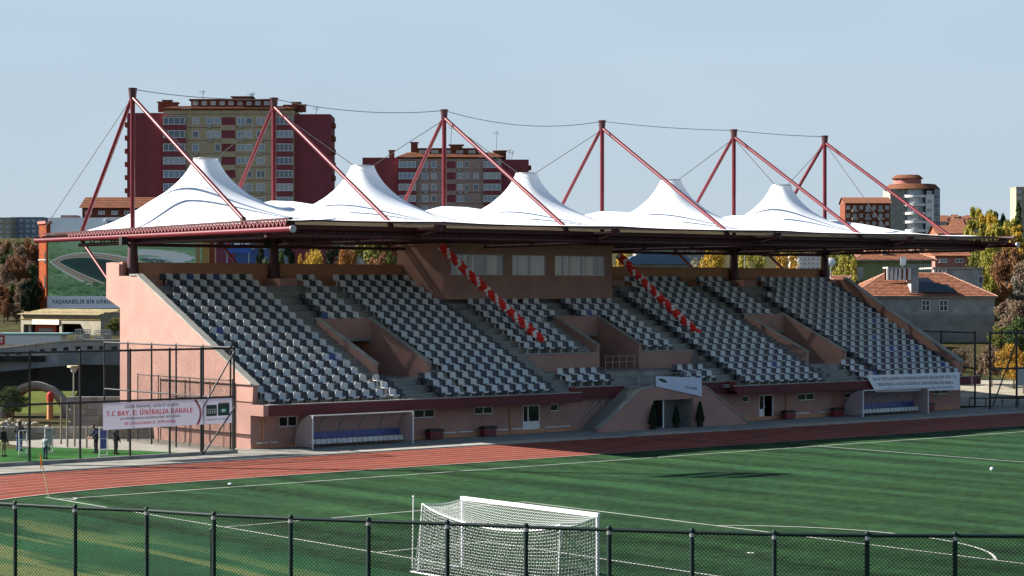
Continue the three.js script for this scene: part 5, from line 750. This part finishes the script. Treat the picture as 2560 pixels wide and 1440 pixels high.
for (const [k, c, u, v, w, D, l, g] of [
  ['round', 'yellow', 795, 617, 66, 232, 'bright yellow autumn tree behind the back parapet', G1], ['round', 'gold', 762, 640, 40, 236, 'low golden autumn tree beside the second canopy column', G1], ['round', 'dark', 845, 612, 56, 250, 'dark purple-green tree between the yellow and orange trees', G1], ['round', 'orange', 872, 610, 50, 240, 'rusty orange autumn tree left of the commentary box', G1], ['round', 'olive', 930, 590, 104, 246, 'large olive green tree left of the commentary box', G1], ['round', 'rust', 945, 638, 60, 228, 'low rust coloured tree against the commentary box wall', G1],
  ['conifer', 'dark', 650, 594, 48, 240, 'dark conifer left of the second canopy column', G1], ['conifer', 'dark', 722, 588, 70, 246, 'broad dark conifer right of the second canopy column', G1], ['round', 'green', 690, 632, 60, 250, 'dark green shrubby tree at the foot of the conifers', G1],
  ['round', 'yellow', 1550, 622, 46, 236, 'yellow tree right of the commentary box', G1], ['round', 'yellow', 1788, 618, 62, 244, 'rounded bright yellow tree left of the fifth column', G1], ['round', 'lime', 1872, 630, 74, 246, 'yellow-green rounded tree right of the fifth column', G1], ['round', 'gold', 1965, 618, 60, 256, 'golden brown tree behind the sixth column', G1], ['round', 'olive', 2100, 616, 80, 262, 'olive yellow tree beside the sixth column', G1], ['round', 'lime', 2120, 640, 60, 250, 'yellow-green tree in front of the grey shed', G1], ['round', 'grey', 1740, 645, 50, 262, 'grey-brown tree between hall and yellow tree', G1],
  ['poplar', 'lime', 2455, 514, 62, 335, 'tall yellow-green poplar on the far right', G2], ['poplar', 'yellow', 2475, 530, 50, 330, 'tall yellow poplar beside the yellow-green one', G2], ['poplar', 'lime', 2510, 545, 62, 322, 'broad yellow-green poplar near the dark conifer', G2], ['conifer', 'green', 2545, 508, 70, 330, 'dark green conifer at the far right edge', G2], ['poplar', 'green', 2495, 522, 40, 350, 'slim green poplar among the yellow ones', G2], ['poplar', 'lime', 2440, 545, 44, 318, 'shorter yellow-green poplar leaning on the tallest one', G2], ['poplar', 'yellow', 2530, 560, 50, 312, 'short golden poplar in front of the dark conifer', G2], ['poplar', 'lime', 2490, 565, 46, 308, 'low yellow-green poplar between the taller ones', G2], ['round', 'olive', 2440, 600, 80, 300, 'olive tree below the poplars', G2], ['round', 'lime', 2480, 590, 80, 296, 'yellow-green round tree below the poplars', G2], ['round', 'rust', 2525, 610, 100, 285, 'rust brown tree below the poplars', G2], ['round', 'brown', 2560, 640, 110, 275, 'brown leafless-looking tree at the far right edge', G2], ['round', 'orange', 2515, 705, 60, 262, 'orange bush beside the grey house gable', G2], ['round', 'grey', 2545, 690, 90, 265, 'grey-green tree right of the grey house', G2], ['round', 'brown', 2530, 740, 110, 236, 'brown thicket tree right of the grey house wall', G2], ['round', 'green', 2550, 790, 110, 215, 'green leafy bush rising above the far fence', G2], ['round', 'olive', 2500, 812, 70, 218, 'olive bush at the corner of the grey house', G2], ['round', 'gold', 2535, 850, 90, 196, 'golden bush behind the far fence', G2], ['round', 'gold', 2560, 870, 70, 192, 'golden bush beside the hung sheet', G2], ['round', 'brown', 2480, 860, 70, 198, 'brown bush behind the diagonal brace', G2],
  ['bare', 'brown', 2400, 812, 110, 205, 'twiggy brown shrub in front of the grey house wall', 'twiggy shrubs by the grey house'], ['bare', 'brown', 2450, 832, 90, 200, 'twiggy brown shrub in front of the grey house wall', 'twiggy shrubs by the grey house'], ['bare', 'gold', 2312, 778, 44, 212, 'upright yellowing shrub under the house windows', 'upright shrubs under the house windows'], ['bare', 'gold', 2262, 770, 40, 216, 'upright yellowing shrub under the house windows', 'upright shrubs under the house windows'], ['bare', 'grey', 2350, 840, 90, 200, 'twiggy brown shrub in front of the grey house wall', 'twiggy shrubs by the grey house'],
]) tree(k, c, u, v, w, D, l, g);
{ const ks = ['brown', 'grey', 'rust', 'brown', 'olive', 'green']; for (let i = 0; i < 27; i++) { const u = -30 + (i % 9) * 15 + rr(-5, 5), row = i / 9 | 0; const c = ks[i % 6]; tree(i % 3 === 1 ? 'bare' : 'round', c, u, [598, 640, 700][row] + rr(-8, 20), rr(60, 95), [380, 345, 315][row] - rr(0, 15), i % 3 === 1 ? 'bare twiggy tree on the slope left of the brick building' : { brown: 'brown autumn tree on the slope left of the brick building', grey: 'grey-green tree on the slope left of the brick building', rust: 'rust red tree on the slope left of the brick building', olive: 'olive tree on the slope left of the brick building', green: 'dark green tree on the slope left of the brick building' }[c], G3); } }
for (const [u, v, c] of [[10, 745, 'rust'], [40, 752, 'brown'], [68, 700, 'dark'], [82, 690, 'dark'], [286, 790, 'olive']]) tree('round', c, u, v, 52, u > 200 ? 255 : 295, { rust: 'low rust bush beside the shop', brown: 'low brown bush beside the shop', dark: 'dark evergreen close to the orange brick wall', olive: 'olive shrub between shop and grandstand' }[c], c === 'dark' ? 'dark evergreens by the brick wall' : undefined);
{ const bush = thing('round_bush', 'dark leafy bush growing inside the concrete arch', 'bush', at(32, 0, 158).setY(0)); obj('foliage', crowns.round[0], leafMats.green, bush); obj('stem', limbGeo.round, bark, bush); bush.scale.set(2.6, 2.9, 2.6); }

// ---------------------------------------------------------------- people and gear behind the tall fence
function person(pos, turn, pose, cols, label) { // one skin over a skeleton of tapered capsules
  const J = { pelvis: [0, .95, 0], chest: [0, 1.32, .0], neck: [0, 1.5, 0], head: [0, 1.66, .02], crown: [0, 1.72, .0], shL: [-.19, 1.43, 0], shR: [.19, 1.43, 0], elL: [-.26, 1.15, 0], elR: [.26, 1.15, 0], haL: [-.24, .9, .12], haR: [.24, .9, .12], hipL: [-.1, .92, 0], hipR: [.1, .92, 0], knL: [-.11, .5, .02], knR: [.11, .5, .02], anL: [-.12, .08, -.02], anR: [.12, .08, -.02], toL: [-.13, .04, .16], toR: [.13, .04, .16], ...pose };
  const B = [['pelvis', 'chest', .145, .165, 0], ['chest', 'neck', .15, .07, 0], ['neck', 'head', .055, .075, 2], ['head', 'crown', .085, .088, 3], ['shL', 'elL', .068, .055, 0], ['shR', 'elR', .068, .055, 0], ['chest', 'shL', .11, .075, 0], ['chest', 'shR', .11, .075, 0], ['elL', 'haL', .052, .04, 0], ['elR', 'haR', .052, .04, 0], ['hipL', 'knL', .1, .068, 1], ['hipR', 'knR', .1, .068, 1], ['knL', 'anL', .066, .048, 1], ['knR', 'anR', .066, .048, 1], ['anL', 'toL', .05, .04, 4], ['anR', 'toR', .05, .04, 4], ['pelvis', 'hipL', .13, .11, 1], ['pelvis', 'hipR', .13, .11, 1]];
  const hand = [J.haL, J.haR].map((p, i) => { const o = i ? J.elR : J.elL, d = V(...p).sub(V(...o)).normalize(); return [V(...p), V(...p).addScaledVector(d, .15)]; });
  const bones = B.map(([a, b, r, s, c]) => ({ a: V(...J[a]), b: V(...J[b]), r, s, c })); hand.forEach(([a, b], i) => { bones.push({ a, b: b.clone(), r: .04, s: .025, c: 2 }); for (let f = 0; f < 4; f++) bones.push({ a: a.clone().lerp(b, .5).add(V((f - 1.5) * .018, 0, 0)), b: b.clone().add(V((f - 1.5) * .022, -.03 + .006 * f, .02)), r: .012, s: .009, c: 2 }); bones.push({ a: a.clone(), b: a.clone().lerp(b, .6).add(V(i ? -.04 : .04, 0, .03)), r: .014, s: .01, c: 2 }); });
  bones.push({ a: V(J.head[0], J.head[1] - .01, J.head[2] + .08), b: V(J.head[0], J.head[1] - .03, J.head[2] + .105), r: .02, s: .016, c: 2 });
  const R = 84, S = 1.0, mc = new MarchingCubes(R, new THREE.MeshBasicMaterial(), false, false, 60000); mc.isolation = 0; const p = V(), ab = V(), ap = V();
  const dist = (b, q) => { ab.copy(b.b).sub(b.a); ap.copy(q).sub(b.a); const t = Math.min(1, Math.max(0, ap.dot(ab) / Math.max(1e-6, ab.lengthSq()))); return ap.addScaledVector(ab, -t).length() - lerp(b.r, b.s, t); };
  for (let k = 0; k < R; k++) for (let j = 0; j < R; j++) for (let i = 0; i < R; i++) { p.set((i - R / 2) / (R / 2) * S, (j - R / 2) / (R / 2) * S + .92, (k - R / 2) / (R / 2) * S); let e = 0, m = 9; for (const b of bones) { const d = dist(b, p); if (d < m) m = d; if (d < .35) e += Math.exp(-d * 45); } mc.field[i + j * R + k * R * R] = m > .3 ? -.3 : Math.log(Math.max(1e-9, e)) / 45; }
  mc.update(); const n = mc.count, P = new Float32Array(n * 3), C = new Float32Array(n * 3), col = cols.map(c => rgb(...c));
  for (let i = 0; i < n; i++) { const x = mc.positionArray[i * 3] * S, y = mc.positionArray[i * 3 + 1] * S + .92, z = mc.positionArray[i * 3 + 2] * S; P.set([x, y, z], i * 3); p.set(x, y, z); let bd = 9, bc = 0; for (const b of bones) { const d = dist(b, p); if (d < bd) { bd = d; bc = b.c; } } if (bc === 3 && z > J.head[2] + .035 && y < J.head[1] + .05) bc = 2; if (bc === 2 && y > J.head[1] - .08 && z < J.head[2] + .01) bc = y > J.neck[1] + .06 ? 3 : 2; const c = col[bc]; C.set([c.r, c.g, c.b], i * 3); }
  const g = new THREE.BufferGeometry(); g.setAttribute('position', new THREE.BufferAttribute(P, 3)); g.setAttribute('color', new THREE.BufferAttribute(C, 3)); g.computeVertexNormals(); g.setAttribute('uv', new THREE.BufferAttribute(new Float32Array(n * 2), 2));
  const m = new THREE.Mesh(g, new THREE.MeshPhysicalMaterial({ vertexColors: true, roughness: .85, specularIntensity: .3 })); m.name = numbered('person'); m.position.set(...pos); m.rotation.y = turn; m.castShadow = m.receiveShadow = true; scene.add(m); return tag(m, label, 'person');
}
const skin = [.45, .27, .19], hair = [.02, .016, .014], shoe = [.03, .03, .03], blk = [.018, .018, .024], nvy = [.02, .03, .08], gry = [.33, .36, .38];
{
  const gp = (u, v) => { const D = (10.03 - .08) * 5220.6 / (v - 723.4), q = at(u, v, D); return [q.x, .08, q.z]; };
  person(gp(48, 1128), FACE + 2.9, { elL: [-.33, 1.2, .1], haL: [-.2, 1.15, .3], elR: [.33, 1.2, .1], haR: [.2, 1.15, .3] }, [blk, [.05, .09, .24], skin, hair, shoe], 'person in black jacket and blue trousers standing with back turned by a white frame');
  person(gp(118, 1130), FACE + .5, { chest: [.03, 1.3, .12], neck: [.04, 1.46, .2], head: [.05, 1.6, .28], crown: [.05, 1.66, .28], shL: [-.15, 1.4, .16], shR: [.22, 1.38, .14], elL: [-.24, 1.14, .26], haL: [-.14, .98, .46], elR: [.3, 1.1, .22], haR: [.2, .95, .42] }, [blk, blk, skin, hair, shoe], 'person in dark jacket leaning forward over a pale panel');
  person(gp(240, 1133), FACE - .9, { chest: [0, 1.31, .08], neck: [0, 1.48, .12], head: [0, 1.62, .19], crown: [0, 1.68, .18], haL: [-.18, 1.0, .34], haR: [.2, 1.0, .34], elL: [-.27, 1.16, .12], elR: [.27, 1.16, .12] }, [[.02, .03, .05], blk, skin, hair, shoe], 'person in long dark clothes standing at the fence beside the banner');
  person(gp(289, 1136), FACE + 2.2, { elR: [.36, 1.3, .1], haR: [.5, 1.22, .3] }, [[.012, .012, .014], [.012, .012, .014], skin, hair, shoe], 'person dressed all in black standing behind the white blue-panelled frame');
  person(gp(8, 1142), FACE + 1.2, {}, [blk, [.20, .22, .10], skin, hair, shoe], 'person in black top and olive trousers beside the timber posts end');
  const c = person(gp(113, 1147), FACE + 2.7, { elL: [-.3, 1.18, .12], haL: [-.12, 1.1, .3] }, [gry, nvy, skin, gry, shoe], 'child in grey hooded top and navy trousers near the fence'); c.scale.setScalar(.77);
  const frame = (u, v, h, panel, label) => { const q = gp(u, v), t = thing('folding_stand', label, 'stand', q, FACE + .2); const w = .46; for (const s of [-1, 1]) { obj('leg', [bar(V(s * w / 2, 0, .12), V(s * w / 2, h, -.1), .03, 6)], M.white, t); obj('leg', [bar(V(s * w / 2, 0, -.4), V(s * w / 2, h * .7, -.03), .025, 6)], M.white, t); } for (const y of [.12, .45, h * .62, h]) obj('rung', [bx(w, .06, .05, 0, y * h / Math.max(h, .1), lerp(.12, -.1, y / h))], M.white, t); if (panel) obj('panel', [beam(V(0, .5, .06), V(0, h * .94, -.07), w * .8, .03)], panel, t); };
  frame(258, 1143, 1.75, mat([.03, .06, .25], .5), 'white folding frame with dark blue panel standing by the fence'); frame(57, 1137, 1.45, null, 'empty white folding frame in front of the black-jacketed person'); frame(122, 1134, 1.5, M.offwhite, 'white folding frame with pale panel leaned on by a person');
}

renderer.render(scene, camera);
